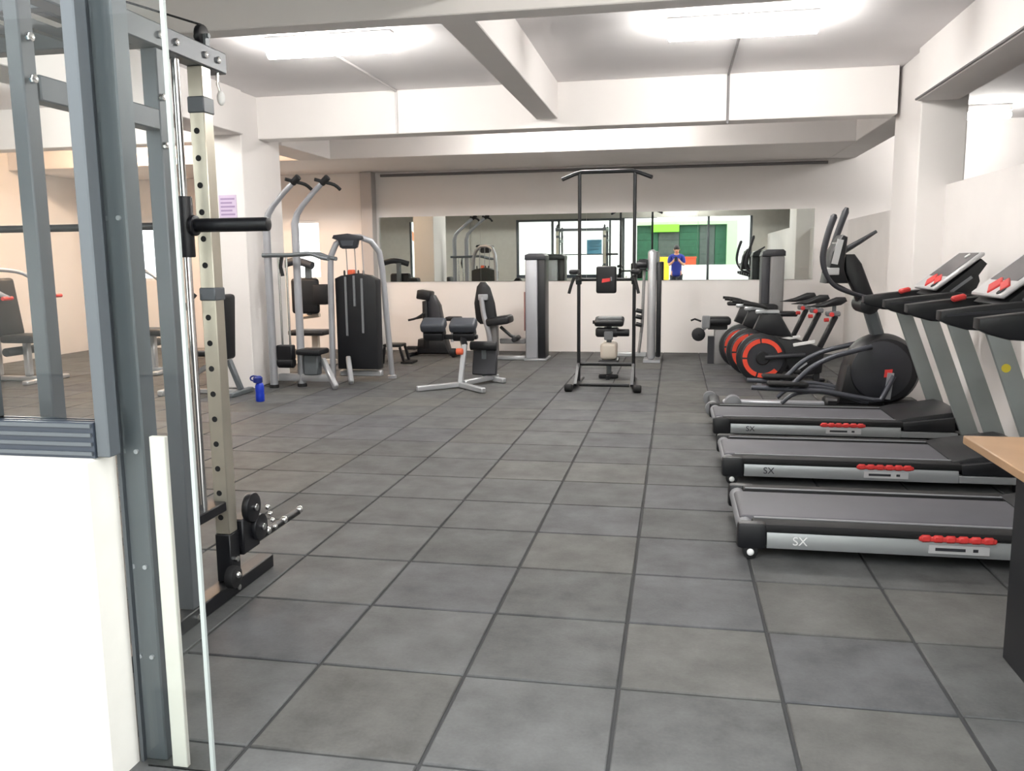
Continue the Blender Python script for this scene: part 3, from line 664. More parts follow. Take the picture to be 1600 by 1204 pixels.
MB().box(-0.84, -0.62, 9.60, 9.68, 0.0, 0.05, bev=0.012).box(-0.75, -0.71, 9.50, 10.0, 0.0, 0.04).build('base_foot', 'black_paint', cb_)
MB().box(-0.78, -0.68, 9.585, 9.60, 0.44, 0.54, bev=0.01).build('bracket', 'mid_grey_plastic', cb_)

# cable column between the power tower and the wall
cc = thing('cable_column_machine', (-0.3, 11.35, 0), 'round silver cable column machine with black shroud against the back wall', 'gym machine')
MB().box(-0.355, -0.245, 11.22, 11.36, 0.03, 1.46, bev=0.05, seg=4).build('column_cover', 'steel_light', cc)
MB().box(-0.24, -0.18, 11.28, 11.62, 0.06, 1.30, bev=0.015, seg=2).build('stack_shroud', 'black_plastic', cc)
MB().box(-0.80, -0.36, 11.30, 11.37, 0.06, 0.12, bev=0.012).build('base_beam', 'steel_light', cc)
MB().box(-0.40, -0.18, 11.18, 11.64, 0.0, 0.03).build('foot_plate', 'steel_silver', cc)
MB().tube([(-0.46, 11.3, 0.12), (-0.42, 11.3, 0.5), (-0.40, 11.3, 1.2)], 0.02).build('side_tube', 'tower_grey', cc)
for z in (0.68, 0.60, 0.50): MB().cyl((-0.50, 11.26, z), (-0.42, 11.26, z-0.02), 0.028, n=12, bev=0.006).build('pulley', 'black_plastic', cc)
MB().cyl((-0.50, 11.25, 1.27), (-0.36, 11.25, 1.27), 0.05, n=16, bev=0.01).build('head_pulley', 'black_plastic', cc)
MB().box(-0.47, -0.37, 11.22, 11.30, 1.20, 1.34, bev=0.01).build('head_bracket', 'black_paint', cc)

# leg curl stand by the back wall
lc = thing('leg_curl_machine', (0.55, 11.2, 0), 'small grey leg curl stand with black roller and pad near the spin bikes', 'gym machine')
MB().box(0.50, 0.68, 11.08, 11.32, 0.0, 0.44, bev=0.015, seg=2).build('pedestal', 'tower_grey', lc)
MB().box(0.36, 0.70, 11.05, 11.35, 0.50, 0.60, bev=0.035, seg=3).build('pad', 'vinyl_black', lc)
MB().box(0.42, 0.66, 11.12, 11.28, 0.441, 0.50).build('pad_bracket', 'black_paint', lc)
MB().box(0.34, 0.44, 11.04, 11.10, 0.46, 0.62, bev=0.01).build('side_plate', 'mid_grey_plastic', lc)
MB().lathe([(0.05, -0.05), (0.085, -0.04), (0.085, 0.04), (0.05, 0.05)], (0.30, 11.12, 0.38), 'y', 20).build('roller', 'vinyl_black', lc)
MB().obox((0.30, 11.19, 0.38), (0.42, 11.19, 0.48), 0.03, 0.03, up=(0, 1, 0)).build('swing_arm', 'chrome', lc)
MB().cyl((0.30, 11.07, 0.38), (0.30, 11.20, 0.38), 0.015).build('roller_axle', 'chrome', lc)
MB().tube([(0.33, 11.05, 0.55), (0.25, 11.05, 0.58), (0.20, 11.05, 0.56)], 0.012).build('handle', 'black_rubber', lc)
MB().box(0.42, 0.50, 11.15, 11.25, 0.0, 0.35).build('front_post', 'dark_grey_plastic', lc)

# tall tower machine at the right of the back wall
tr = thing('seated_leg_curl_machine', (1.25, 11.7, 0), 'seated machine with tall grey weight tower at the right end of the mirror', 'gym machine')
MB().box(1.10, 1.20, 11.56, 11.86, 0.03, 1.36, bev=0.015, seg=2).build('stack_shroud', 'dark_grey_plastic', tr)
MB().box(1.201, 1.38, 11.54, 11.88, 0.03, 1.37, bev=0.03, seg=3).build('column_cover', 'tower_grey', tr)
MB().prism([(1.09, 1.36), (1.11, 1.42), (1.16, 1.445), (1.36, 1.445), (1.39, 1.42), (1.39, 1.36)], 'y', 11.53, 11.89, bev=0.012).build('top_cap', 'dark_grey_plastic', tr)
MB().box(1.06, 1.42, 11.5, 11.92, 0.0, 0.03).build('foot_plate', 'steel_silver', tr)
MB().box(0.90, 1.28, 11.18, 11.50, 0.66, 0.75, bev=0.03, seg=3).build('seat', 'vinyl_black', tr)
MB().box(1.20, 1.52, 11.20, 11.46, 0.60, 0.66, bev=0.02, seg=2).build('thigh_pad', 'vinyl_black', tr)
MB().box(1.02, 1.12, 11.25, 11.45, 0.03, 0.66, bev=0.02).build('pedestal', 'steel_silver', tr)
MB().box(1.0, 1.14, 11.22, 11.50, 0.0, 0.03).build('base_beam', 'steel_silver', tr)
MB().box(0.66, 0.92, 11.26, 11.42, 0.735, 0.785, bev=0.02, seg=2).build('leg_pad', 'vinyl_black', tr)
MB().tube([(0.92, 11.34, 0.72), (1.0, 11.34, 0.62), (1.06, 11.34, 0.55)], 0.02).build('pad_arm', 'chrome', tr)

# ================================================================== SPIN BIKES
def spin_bike():
    X, Y = 0.91, 9.25
    t = thing('spin_bike', (1.2, Y, 0), 'black spin bike with bright orange-red flywheel ring next to the elliptical', 'spin bike', 'spin bikes in a row along the partition')
    MB().lathe([(0.22, -0.055), (0.262, -0.045), (0.268, 0), (0.262, 0.045), (0.22, 0.055)], (X, Y, 0.30), 'y', 36).build('wheel_guard', 'black_plastic', t)
    fl = MB().lathe([(0.05, -0.075), (0.21, -0.068), (0.222, -0.056), (0.222, -0.05)], (X, Y, 0.30), 'y', 36).build('flywheel', 'dark_grey_plastic', t)
    for a0, a1 in ((20, 95), (100, 178), (184, 250), (256, 318)):
        pts_o = [(X+0.205*math.cos(math.radians(a)), 0.30+0.205*math.sin(math.radians(a))) for a in [a0+(a1-a0)*k/8 for k in range(9)]]
        pts_i = [(X+0.160*math.cos(math.radians(a)), 0.30+0.160*math.sin(math.radians(a))) for a in [a1+(a0-a1)*k/8 for k in range(9)]]
        MB().prism(pts_o+pts_i, 'y', Y-0.0795, Y-0.069).build('wheel_stripe', 'red_orange', fl, False)
    MB().lathe([(0.06, -0.095), (0.07, -0.085), (0.07, -0.07)], (X, Y, 0.30), 'y', 20).build('hub', 'black_plastic', t)
    # frame
    MB().tube([(X+0.02, Y-0.085, 0.31), (X+0.25, Y-0.09, 0.33), (X+0.42, Y-0.07, 0.34)], 0.026, n=10).build('fork', 'dark_grey_plastic', t)
    MB().prism([(X+0.12, 0.52), (X+0.50, 0.44), (X+0.62, 0.40), (X+0.60, 0.15), (X+0.35, 0.10), (X+0.24, 0.24)], 'y', Y-0.05, Y+0.05, bev=0.02).build('drive_cover', 'black_plastic', t)
    MB().obox((X+0.55, Y, 0.36), (X+0.72, Y, 0.74), 0.05, 0.08, up=(0, 1, 0), bev=0.01).build('seat_post', 'black_plastic', t)
    MB().obox((X+0.10, Y, 0.50), (X-0.02, Y, 0.76), 0.05, 0.09, up=(0, 1, 0), bev=0.01).build('handlebar_post', 'black_plastic', t)
    MB().box(X+0.62, X+0.76, Y-0.04, Y+0.04, 0.735, 0.785, bev=0.01).build('seat_slider', 'mid_grey_plastic', t)
    MB().cyl((X+0.67, Y-0.075, 0.755), (X+0.67, Y-0.041, 0.755), 0.024, n=12, bev=0.005).build('seat_knob', 'red_plastic', t)
    MB().cyl((X+0.60, Y-0.06, 0.70), (X+0.64, Y-0.051, 0.70), 0.02, n=12).build('post_knob', 'red_plastic', t)
    MB().prism([(X+0.42, 0.83), (X+0.58, 0.87), (X+0.72, 0.93), (X+0.80, 0.93), (X+0.82, 0.89), (X+0.76, 0.85), (X+0.60, 0.825)], 'y', Y-0.06, Y+0.06, bev=0.025).build('saddle', 'vinyl_black', t)
    MB().cyl((X+0.70, Y, 0.78), (X+0.70, Y, 0.87), 0.02).build('saddle_stem', 'steel_grey', t)
    MB().box(X-0.08, X+0.16, Y-0.035, Y+0.035, 0.76, 0.80, bev=0.01).build('handlebar_slider', 'steel_light', t)
    MB().prism([(X-0.10, 0.60), (X-0.03, 0.76), (X+0.16, 0.76), (X+0.30, 0.52), (X+0.05, 0.54)], 'y', Y-0.06, Y+0.06, bev=0.02).build('bottle_shroud', 'black_plastic', t)
    for s in (-1, 1):
        MB().tube([(X+0.02, Y+s*0.02, 0.82), (X-0.02, Y+s*0.16, 0.84), (X-0.12, Y+s*0.20, 0.86), (X-0.22, Y+s*0.19, 0.87)], 0.017, n=8, smooth=3).build('handlebar', 'black_rubber', t)
        MB().box(X+0.28, X+0.38, Y+s*0.10, Y+s*0.20, 0.16 if s < 0 else 0.30, 0.19 if s < 0 else 0.33, bev=0.008).build('pedal', 'black_rubber', t)
        MB().obox((X+0.44, Y+s*0.065, 0.26), (X+0.33, Y+s*0.085, 0.18 if s < 0 else 0.315), 0.02, 0.03).build('crank', 'steel_silver', t)
    MB().box(X+0.30, X+0.52, Y-0.066, Y-0.051, 0.44, 0.475, bev=0.005, rot=ry(math.radians(-10))).build('badge', 'white_plastic', t)
    MB().box(X-0.02, X+0.05, Y-0.25, Y+0.25, 0.0, 0.04, bev=0.012).build('front_foot', 'dark_grey_plastic', t)
    MB().box(X+0.70, X+0.77, Y-0.25, Y+0.25, 0.0, 0.04, bev=0.012).build('rear_foot', 'dark_grey_plastic', t)
    MB().obox((X+0.05, Y, 0.025), (X+0.70, Y, 0.025), 0.06, 0.03).build('base_beam', 'dark_grey_plastic', t)
    MB().obox((X+0.55, Y, 0.05), (X+0.55, Y, 0.16), 0.05, 0.06, up=(1, 0, 0)).build('strut', 'black_plastic', t)
    for s in (-1, 1): MB().cyl((X-0.04, Y+s*0.2-0.012, 0.03), (X-0.04, Y+s*0.2+0.012, 0.03), 0.03, n=14).build('transport_wheel', 'mid_grey_plastic', t)
    return t
b0 = spin_bike()
copy_tree(b0, loc=(1.13, 9.84, 0), label='black spin bike with orange-red flywheel ring in the middle of the bike row')
copy_tree(b0, loc=(1.08, 10.43, 0), label='black spin bike with orange-red flywheel ring next to the leg curl stand')

# ================================================================== ELLIPTICAL
el = thing('elliptical_trainer', (1.2, 7.66, 0), 'black elliptical trainer with round drive drum and tall curved handles', 'elliptical')
EX, EY, EZ = 1.73, 7.66, 0.395
MB().lathe([(0.22, -0.16), (0.265, -0.15), (0.295, -0.10), (0.302, 0), (0.295, 0.10), (0.265, 0.15), (0.22, 0.16)], (EX, EY, EZ), 'y', 40).build('drum_housing', 'black_plastic', el)
dr = MB().lathe([(0.05, -0.178), (0.20, -0.172), (0.245, -0.155), (0.248, -0.15)], (EX-0.02, EY, EZ), 'y', 40).build('drum_cover', 'dark_grey_plastic', el)
MB().prism([(EX-0.01, 0.34), (EX+0.05, 0.35), (EX+0.055, 0.41), (EX-0.005, 0.405)], 'y', EY-0.182, EY-0.176).build('emblem', 'red_plastic', dr, False)
MB().prism([(EX-0.36, 0.10), (EX-0.30, 0.42), (EX-0.18, 0.60), (EX, 0.66), (EX+0.02, 0.10)], 'y', EY-0.14, EY+0.14, bev=0.03).build('rear_shell', 'black_plastic', el)
MB().box(EX-0.45, EX+0.30, EY-0.10, EY+0.10, 0.03, 0.14, bev=0.02).build('base_box', 'black_plastic', el)
MB().obox((EX-0.02, EY, 0.62), (EX-0.14, EY, 0.98), 0.10, 0.11, up=(0, 1, 0), bev=0.02).build('mast_lower', 'steel_grey', el)
MB().prism([(EX-0.20, 0.90), (EX-0.04, 0.90), (EX-0.12, 1.08), (EX-0.20, 1.28), (EX-0.26, 1.36), (EX-0.34, 1.36), (EX-0.33, 1.20), (EX-0.25, 1.05)], 'y', EY-0.07, EY+0.07, bev=0.025).build('mast_upper', 'black_plastic', el)
MB().lathe([(0.04, -0.20), (0.075, -0.19), (0.075, 0.19), (0.04, 0.20)], (EX-0.15, EY, 0.94), 'y', 18).build('pivot_hub', 'black_plastic', el)
co = MB().prism([(EX-0.50, 1.12), (EX-0.46, 1.38), (EX-0.38, 1.52), (EX-0.34, 1.50), (EX-0.36, 1.24), (EX-0.32, 1.12)], 'y', EY-0.17, EY+0.17, bev=0.02).build('console', 'black_plastic', el)
MB().obox((EX-0.487, EY-0.005, 1.22), (EX-0.415, EY-0.005, 1.46), 0.24, 0.006, up=(-1, 0, 0.3)).build('screen', 'screen_grey', co)
MB().box(EX-0.52, EX-0.40, EY-0.185, EY-0.172, 1.19, 1.25, bev=0.006).build('grip_plate', 'console_silver', co)
MB().obox((EX-0.44, EY-0.175, 1.28), (EX-0.40, EY-0.175, 1.48), 0.012, 0.05, up=(1, 0, 0)).build('side_trim', 'console_silver', co)
for s, tip in ((-1, 0), (1, 1)):
    y = EY+s*0.25
    if s < 0:   # near handle: swept back then up
        P = [(EX-0.16, EY-0.22, 1.00), (EX-0.30, y, 1.04), (EX-0.44, y-0.02, 1.10), (EX-0.52, y-0.03, 1.20), (EX-0.55, y-0.03, 1.34), (EX-0.52, y-0.03, 1.52), (EX-0.47, y-0.02, 1.68)]
    else:
        P = [(EX-0.16, EY+0.22, 1.00), (EX-0.28, y, 1.06), (EX-0.40, y+0.02, 1.14), (EX-0.42, y+0.03, 1.28), (EX-0.36, y+0.03, 1.50), (EX-0.28, y+0.02, 1.76)]
    MB().tube(P, 0.018, n=10, smooth=5, radii=[0.018]*3+[0.02]+[0.027]*(len(P)-5)+[0.03, 0.016]).build('moving_handle', 'dark_grey_plastic', el)
    MB().tube([(EX-0.12, EY+s*0.19, 0.60), (EX-0.27, EY+s*0.21, 0.56), (EX-0.44, EY+s*0.22, 0.51), (EX-0.60, EY+s*0.23, 0.42), (EX-0.72, EY+s*0.23, 0.30), (EX-0.80, EY+s*0.23, 0.235)], 0.022, n=10, smooth=4).build('link_arm', 'arm_grey', el)
    MB().tube([(EX-1.08, EY+s*0.23, 0.245), (EX-0.5, EY+s*0.23, 0.225), (EX-0.10, EY+s*0.22, 0.155), (EX-0.03, EY+s*0.22, 0.16), (EX+0.06, EY+s*0.215, 0.36)], 0.022, n=10).build('pedal_arm', 'arm_grey', el)
    MB().obox((EX-0.95, EY+s*0.23, 0.285), (EX-0.62, EY+s*0.23, 0.28), 0.13, 0.035, bev=0.012).build('pedal', 'black_rubber', el)
    MB().tube([(EX-0.82, EY+s*0.16, 0.10), (EX-0.70, EY+s*0.16, 0.19), (EX-0.45, EY+s*0.16, 0.20), (EX-0.12, EY+s*0.16, 0.12)], 0.018, n=8, smooth=4).build('guide_rail', 'arm_grey', el)
    MB().obox((EX+0.04, EY+s*0.19, 0.38), (EX+0.02, EY+s*0.19, 0.16), 0.02, 0.05, up=(1, 0, 0)).build('crank', 'steel_silver', el)
MB().tube([(EX-0.37, EY+0.10, 1.36), (EX-0.20, EY+0.12, 1.46), (EX-0.06, EY+0.13, 1.55)], 0.02, n=10, radii=[0.03, 0.022, 0.014]).build('fixed_handle', 'dark_grey_plastic', el)
MB().box(EX-1.30, EX-0.40, EY-0.045, EY+0.045, 0.05, 0.10, bev=0.012).build('base_beam', 'steel_silver', el)
MB().obox((EX-1.37, EY-0.28, 0.06), (EX-1.37, EY+0.28, 0.06), 0.10, 0.09, bev=0.03, seg=2).build('rear_stabilizer', 'dark_grey_plastic', el)
for s in (-1, 1):
    MB().lathe([(0.03, -0.03), (0.062, -0.02), (0.062, 0.03), (0.03, 0.04)], (EX-1.40, EY+s*0.29, 0.066), 'y', 16).build('stabilizer_cap', 'mid_grey_plastic', el)
MB().lathe([(0.03, -0.06), (0.07, -0.05), (0.07, 0.05), (0.03, 0.06)], (EX-1.22, EY-0.12, 0.09), 'y', 18).build('rear_roller', 'mid_grey_plastic', el)
MB().obox((EX+0.24, EY-0.28, 0.045), (EX+0.24, EY+0.28, 0.045), 0.09, 0.08, bev=0.025).build('front_stabilizer', 'dark_grey_plastic', el)

# ================================================================== TREADMILLS
def treadmill(idx, Y, label, light_text):
    X0 = 0.29; Wd = 0.70
    t = thing('treadmill', (1.15, Y+Wd/2, 0), label, 'treadmill', 'treadmills lined up along the partition')
    yn, yf = Y, Y+Wd
    for s, (a, b) in ((-1, (yn, yn+0.04)), (1, (yf-0.04, yf))):
        prof = [(a, 0.055), (b, 0.055), (b, 0.125), (a+0.006 if s < 0 else a, 0.125), (a-0.006 if s < 0 else a, 0.09)] if s < 0 else [(a, 0.055), (b, 0.055), (b+0.006, 0.09), (b, 0.125), (a, 0.125)]
        MB().prism(prof, 'x', 0.42, 1.60).build('side_rail', 'alu_rail', t)
        MB().box(1.601, 1.98, a, b, 0.055, 0.098, bev=0.004).build('side_rail_front', 'alu_rail', t)
        fr = MB().box(0.36, 1.62, a if s < 0 else yf-0.11, yn+0.11 if s < 0 else b, 0.126, 0.165, bev=0.012, seg=2).build('foot_rail', 'black_rubber', t)
        MB().box(0.37, 1.60, (yn+0.085) if s < 0 else (yf-0.105), (yn+0.105) if s < 0 else (yf-0.085), 0.1652, 0.169).build('rail_strip', 'mid_grey_plastic', fr, False)
        MB().box(X0, 0.42, a-0.008, b+0.008, 0.045, 0.17, bev=0.02, seg=2).build('end_cap', 'black_plastic', t)
        MB().cyl((0.35, (a+b)/2-0.02, 0.034), (0.35, (a+b)/2+0.02, 0.034), 0.034, n=16, bev=0.006).build('rear_wheel', 'black_rubber', t)
        MB().ball((0.35, a-0.006 if s < 0 else b+0.006, 0.034), 0.016, (1, 0.6, 1)).build('wheel_cap', 'white_plastic', t)
        cu_ = MB()
        for k in range(6): cu_.box(1.055+0.05*k, 1.10+0.05*k, a-0.012 if s < 0 else b-0.03, a+0.03 if s < 0 else b+0.012, 0.118, 0.15, bev=0.008)
        cu_.box(1.05, 1.36, a-0.008 if s < 0 else b-0.028, a+0.028 if s < 0 else b+0.008, 0.121, 0.143, bev=0.005).build('cushion', 'red_plastic', t)
        # upright
        yu0, yu1 = (yn-0.012, yn+0.05) if s < 0 else (yf-0.05, yf+0.012)
        MB().prism([(2.01, 0.05), (2.13, 0.05), (1.785, 0.95), (1.675, 0.95)], 'y', yu0+(0 if s < 0 else 0.026), yu1-(0.026 if s < 0 else 0), bev=0.006).build('upright', 'upright_grey', t)
        MB().box(1.90, 2.16, yu0-0.01, yu1+0.01, 0.0, 0.055, bev=0.01).build('upright_foot', 'black_paint', t)
        # handrail
        hr = MB().prism([(1.44, 1.035), (1.44, 0.985), (1.50, 0.955), (1.58, 0.932), (1.70, 0.925), (1.97, 0.93), (2.04, 1.07), (1.90, 1.09), (1.62, 1.06)], 'y', yu0-0.03 if s < 0 else yu0-0.005, yu1+0.005 if s < 0 else yu1+0.03, bev=0.012).build('handrail', 'black_plastic', t)
        MB().box(1.62, 1.76, yu0-0.036 if s < 0 else yu1+0.024, yu0-0.028 if s < 0 else yu1+0.036, 0.945, 0.97, bev=0.003).build('grip_strip', 'console_silver', hr)
        MB().obox((1.47, yu0-0.033 if s < 0 else yu1+0.033, 1.012), (1.94, yu0-0.033 if s < 0 else yu1+0.033, 1.05), 0.008, 0.014).build('rail_trim', 'dark_grey_plastic', hr)
    MB().box(X0+0.02, 1.66, yn+0.13, yf-0.13, 0.10, 0.163, bev=0.02, seg=3).build('running_belt', 'belt_grey', t)
    MB().cyl((0.335, yn+0.05, 0.115), (0.335, yf-0.05, 0.115), 0.04, n=16).build('rear_roller', 'mid_grey_plastic', t)
    MB().box(0.44, 1.95, yn+0.06, yf-0.06, 0.06, 0.098).build('deck', 'black_plastic', t)
    MB().prism([(1.60, 0.10), (1.58, 0.168), (1.66, 0.19), (1.98, 0.24), (2.04, 0.225), (2.06, 0.10)], 'y', yn+0.055, yf-0.055, bev=0.012).build('motor_hood', 'black_plastic', t)
    MB().prism([(1.62, 0.101), (1.61, 0.158), (1.955, 0.205), (1.96, 0.101)], 'y', yn+0.0, yn+0.05, bev=0.006).build('hood_side', 'black_plastic', t)
    MB().prism([(1.62, 0.101), (1.61, 0.158), (1.955, 0.205), (1.96, 0.101)], 'y', yf-0.05, yf, bev=0.006).build('hood_side', 'black_plastic', t)
    MB().box(2.04, 2.14, yn+0.06, yf-0.06, 0.02, 0.06).build('front_beam', 'black_paint', t)
    # maker plate and lettering on the near rail
    MB().box(1.09, 1.33, yn-0.0115, yn-0.004, 0.072, 0.108).build('plate', 'console_silver', t, False)
    for k, (a, b) in enumerate(((1.115, 1.235), (1.265, 1.285))):
        MB().box(a, b, yn-0.0135, yn-0.0115, 0.085, 0.098).build('plate_print', 'dark_grey_plastic', t, False)
    text_part('rail_lettering', 'SX', 0.055, (0.56, yn-0.0075, 0.092), rx(PI/2), 'white_plastic' if light_text else 'dark_grey_plastic', t)
    # console
    def cpoly(off): return [(1.76+off, 1.085), (1.84+off, 1.075), (2.17+off, 1.33), (2.15+off, 1.365)]
    cs = MB().prism([(1.80, 1.06), (1.98, 0.98), (2.06, 1.08), (2.09, 1.16), (2.08, 1.20), (2.13, 1.28), (2.09, 1.315)], 'y', yn+0.10, yf-0.10, bev=0.015).build('console_body', 'black_plastic', t)
    ct = MB().obox((1.79, (yn+yf)/2, 1.10), (2.105, (yn+yf)/2, 1.355), 0.50, 0.03, up=(-0.6, 0, 0.8), bev=0.01).build('console_frame', 'console_silver', t)
    d = Vector((0.315, 0, 0.255)).normalized(); nrm = Vector((-d.z, 0, d.x))
    def on(tv, y, h=0.016): p = Vector((1.79, y, 1.10))+d*tv+nrm*h; return (p.x, p.y, p.z)
    MB().obox(on(0.13, yn+0.35), on(0.385, yn+0.35), 0.42, 0.004, up=nrm).build('display', 'screen_grey', ct)
    MB().cyl(on(0.35, yn+0.28), on(0.35, yn+0.28, 0.024), 0.022, n=14).build('power_button', 'white_plastic', ct)
    MB().obox(on(0.05, yn+0.30), on(0.11, yn+0.42), 0.09, 0.02, up=nrm, bev=0.006).build('safety_key', 'red_plastic', ct)
    MB().obox(on(0.06, yn+0.16), on(0.12, yn+0.30), 0.06, 0.018, up=nrm, bev=0.006).build('safety_lanyard', 'red_plastic', ct)
    MB().cyl(on(0.04, yn+0.17), on(0.04, yn+0.17, 0.02), 0.03, n=16).build('cup_holder', 'black_rubber', ct)
    MB().obox((1.68, yf-0.10, 1.07), (1.76, yf-0.10, 1.09), 0.05, 0.035, bev=0.01).build('pulse_grip', 'red_plastic', t)
    MB().obox((1.90, yn+0.096, 1.085), (2.03, yn+0.096, 1.19), 0.01, 0.02, up=(-0.6, 0, 0.8)).build('console_trim', 'mid_grey_plastic', cs)
    if light_text is False and idx == 1:
        MB().cyl((1.80, yn-0.0125, 0.72), (1.80, yn-0.016, 0.72), 0.024, n=16).build('sticker', 'yellow_tag', t)
    return t
treadmill(0, 3.80, 'treadmill with white lettering on its side rail beside the wooden desk', True)
treadmill(1, 5.10, 'treadmill with a yellow round sticker on its upright, between two treadmills', False)
treadmill(2, 6.38, 'treadmill standing right next to the elliptical trainer', False)

# ================================================================== DESK at the entrance
dk = thing('entrance_desk', (1.7, 2.7, 0), 'wooden top desk with black panel leg by the entrance', 'desk')
MB().box(0.94, 2.25, 2.42, 2.98, 0.722, 0.75, bev=0.003).build('top', 'wood_top', dk)
MB().box(1.10, 1.15, 2.46, 2.955, 0.0, 0.721, bev=0.003).build('leg', 'black_paint', dk)
MB().box(2.12, 2.17, 2.46, 2.955, 0.0, 0.721, bev=0.003).build('leg', 'black_paint', dk)
MB().box(1.151, 2.119, 2.48, 2.50, 0.30, 0.72).build('modesty_panel', 'black_paint', dk)

# ================================================================== LEFT BAY
ab = thing('adjustable_bench', (-4.75, 8.0, 0), 'adjustable bench with upright black pad in front of the column', 'bench')
MB().box(-4.56, -4.47, 7.86, 8.14, 0.36, 1.03, bev=0.035, seg=3, rot=ry(math.radians(3))).build('back_pad', 'vinyl_black', ab)
MB().box(-5.02, -4.62, 7.86, 8.14, 0.40, 0.47, bev=0.03, seg=3).build('seat', 'vinyl_black', ab)
MB().obox((-5.15, 8.0, 0.06), (-4.58, 8.0, 0.38), 0.06, 0.05, bev=0.008).build('seat_beam', 'steel_light', ab)
MB().obox((-4.50, 8.0, 0.36), (-4.38, 8.0, 0.05), 0.06, 0.05, up=(1, 0, 0), bev=0.008).build('rear_leg', 'steel_grey', ab)
MB().box(-4.42, -4.35, 7.78, 8.22, 0.0, 0.05, bev=0.01).build('rear_foot', 'steel_grey', ab)
MB().box(-5.20, -5.13, 7.78, 8.22, 0.0, 0.06, bev=0.01).build('front_foot', 'steel_light', ab)
MB().box(-5.12, -4.43, 7.98, 8.02, 0.01, 0.05).build('base_beam', 'steel_light', ab)
MB().cyl((-4.60, 7.84, 0.66), (-4.60, 8.16, 0.66), 0.012).build('adjust_pin', 'black_paint', ab)
def seat_machine(x, y, label, flip=1):
    t = thing('chest_press_machine', (x, y, 0), label, 'gym machine', 'white framed machines in the left bay')
    f = flip
    MB().box(x-0.45, x+0.30, y-0.04, y+0.04, 0.0, 0.06, bev=0.012).build('base_beam', 'steel_light', t)
    MB().box(x+0.22, x+0.30, y-0.35, y+0.35, 0.0, 0.05, bev=0.012).build('cross_foot', 'steel_light', t)
    MB().box(x+0.0, x+0.07, y-0.04, y+0.04, 0.06, 0.46, bev=0.012).build('seat_post', 'steel_light', t)
    MB().box(x-0.16, x+0.28, y-0.2, y+0.2, 0.46, 0.55, bev=0.035, seg=3).build('seat', 'vinyl_black', t)
    MB().box(x-0.27, x-0.17, y-0.2, y+0.2, 0.52, 1.20, bev=0.04, seg=3, rot=ry(math.radians(-8))).build('back_pad', 'vinyl_black', t)
    MB().box(x-0.42, x-0.34, y-0.05, y+0.05, 0.06, 1.40, bev=0.012).build('mast', 'steel_light', t)
    for s in (-1, 1):
        MB().tube([(x-0.38, y+s*0.08, 1.30), (x-0.25, y+s*0.38, 1.25), (x+0.05, y+s*0.38, 1.05), (x+0.18, y+s*0.36, 0.98)], 0.025, n=10, smooth=4).build('press_arm', 'steel_silver', t)
        MB().cyl((x+0.16, y+s*0.30, 0.98), (x+0.18, y+s*0.46, 0.98), 0.022, n=10).build('grip', 'red_plastic', t)
    MB().cyl((x-0.04, y-0.25, 0.36), (x-0.04, y+0.25, 0.36), 0.05, n=14, bev=0.012).build('leg_roller', 'vinyl_black', t)
    return t
seat_machine(-7.45, 8.65, 'white framed chest press machine with black pads behind the smith machine')
m2 = seat_machine(-6.45, 9.6, 'white framed chest press machine with black pads between smith machine and back window')

# ================================================================== OUTSIDE (in the mirror)
sg = thing('shop_sign', (-0.36, -5.47, 2.25), 'bright green signboard over the dark shutters across the yard', 'sign')
MB().box(-0.85, 0.10, -5.479, -5.42, 2.26, 2.52, bev=0.01).build('board', 'sign_green', sg)
struct('wall_shop', MB().box(-1.35, 1.7, -5.9, -5.72, 0, 2.5), 'shutter_green')
sh = thing('roller_shutter', (0.17, -5.6, 0), 'dark green slatted shutters under the green signboard', 'shutter')
for x0, x1, m_ in ((-1.35, -0.62, 'shutter_green'), (-0.60, 0.10, 'shutter_dark'), (0.12, 0.78, 'shutter_green'), (0.80, 1.30, 'shutter_dark'), (1.32, 1.70, 'shutter_green')):
    for k in range(10): MB().box(x0, x1, -5.70, -5.66-0.01*(k % 2), 0.0+k*0.25, 0.245+k*0.25).build('slat', m_, sh, False)
for cx, mname, lab in ((0.42, 'crate_red', 'red plastic crate of the stack in front of the green shutters'), (-0.36, 'crate_yellow', 'yellow plastic crate of the stack in front of the green shutters')):
    for k in range(4):
        c = thing('crate', (cx, -5.0, 0.36*k-0.02), ('lowest ', 'second lowest ', 'third ', 'topmost ')[k]+lab, 'crate', 'stacked plastic crates across the yard')
        z = 0.36*k-0.02
        MB().box(cx-0.25, cx+0.25, -5.2, -4.8, z, z+0.03).box(cx-0.25, cx+0.25, -5.2, -5.17, z+0.03, z+0.35).box(cx-0.25, cx+0.25, -4.83, -4.8, z+0.03, z+0.35).box(cx-0.25, cx-0.22, -5.17, -4.83, z+0.03, z+0.35).box(cx+0.22, cx+0.25, -5.17, -4.83, z+0.03, z+0.35).build('body', mname, c, False)
        MB().box(cx-0.27, cx+0.27, -5.22, -4.78, z+0.30, z+0.345).build('rim', mname, c, False)
struct('wall_yard', MB().box(-0.2, 4.5, -2.4, -2.25, -0.02, 1.15), 'facade_white')
tp = thing('timber_frame', (-8.0, -1.5, 0), 'brown timber post with a diagonal brace outside the left window', 'timber frame')
MB().box(-8.05, -7.85, -1.6, -1.4, -0.02, 3.2).build('post', 'brick_orange', tp)
MB().obox((-9.2, -1.5, 3.0), (-8.06, -1.5, 2.0), 0.15, 0.2).build('brace', 'brick_orange', tp)

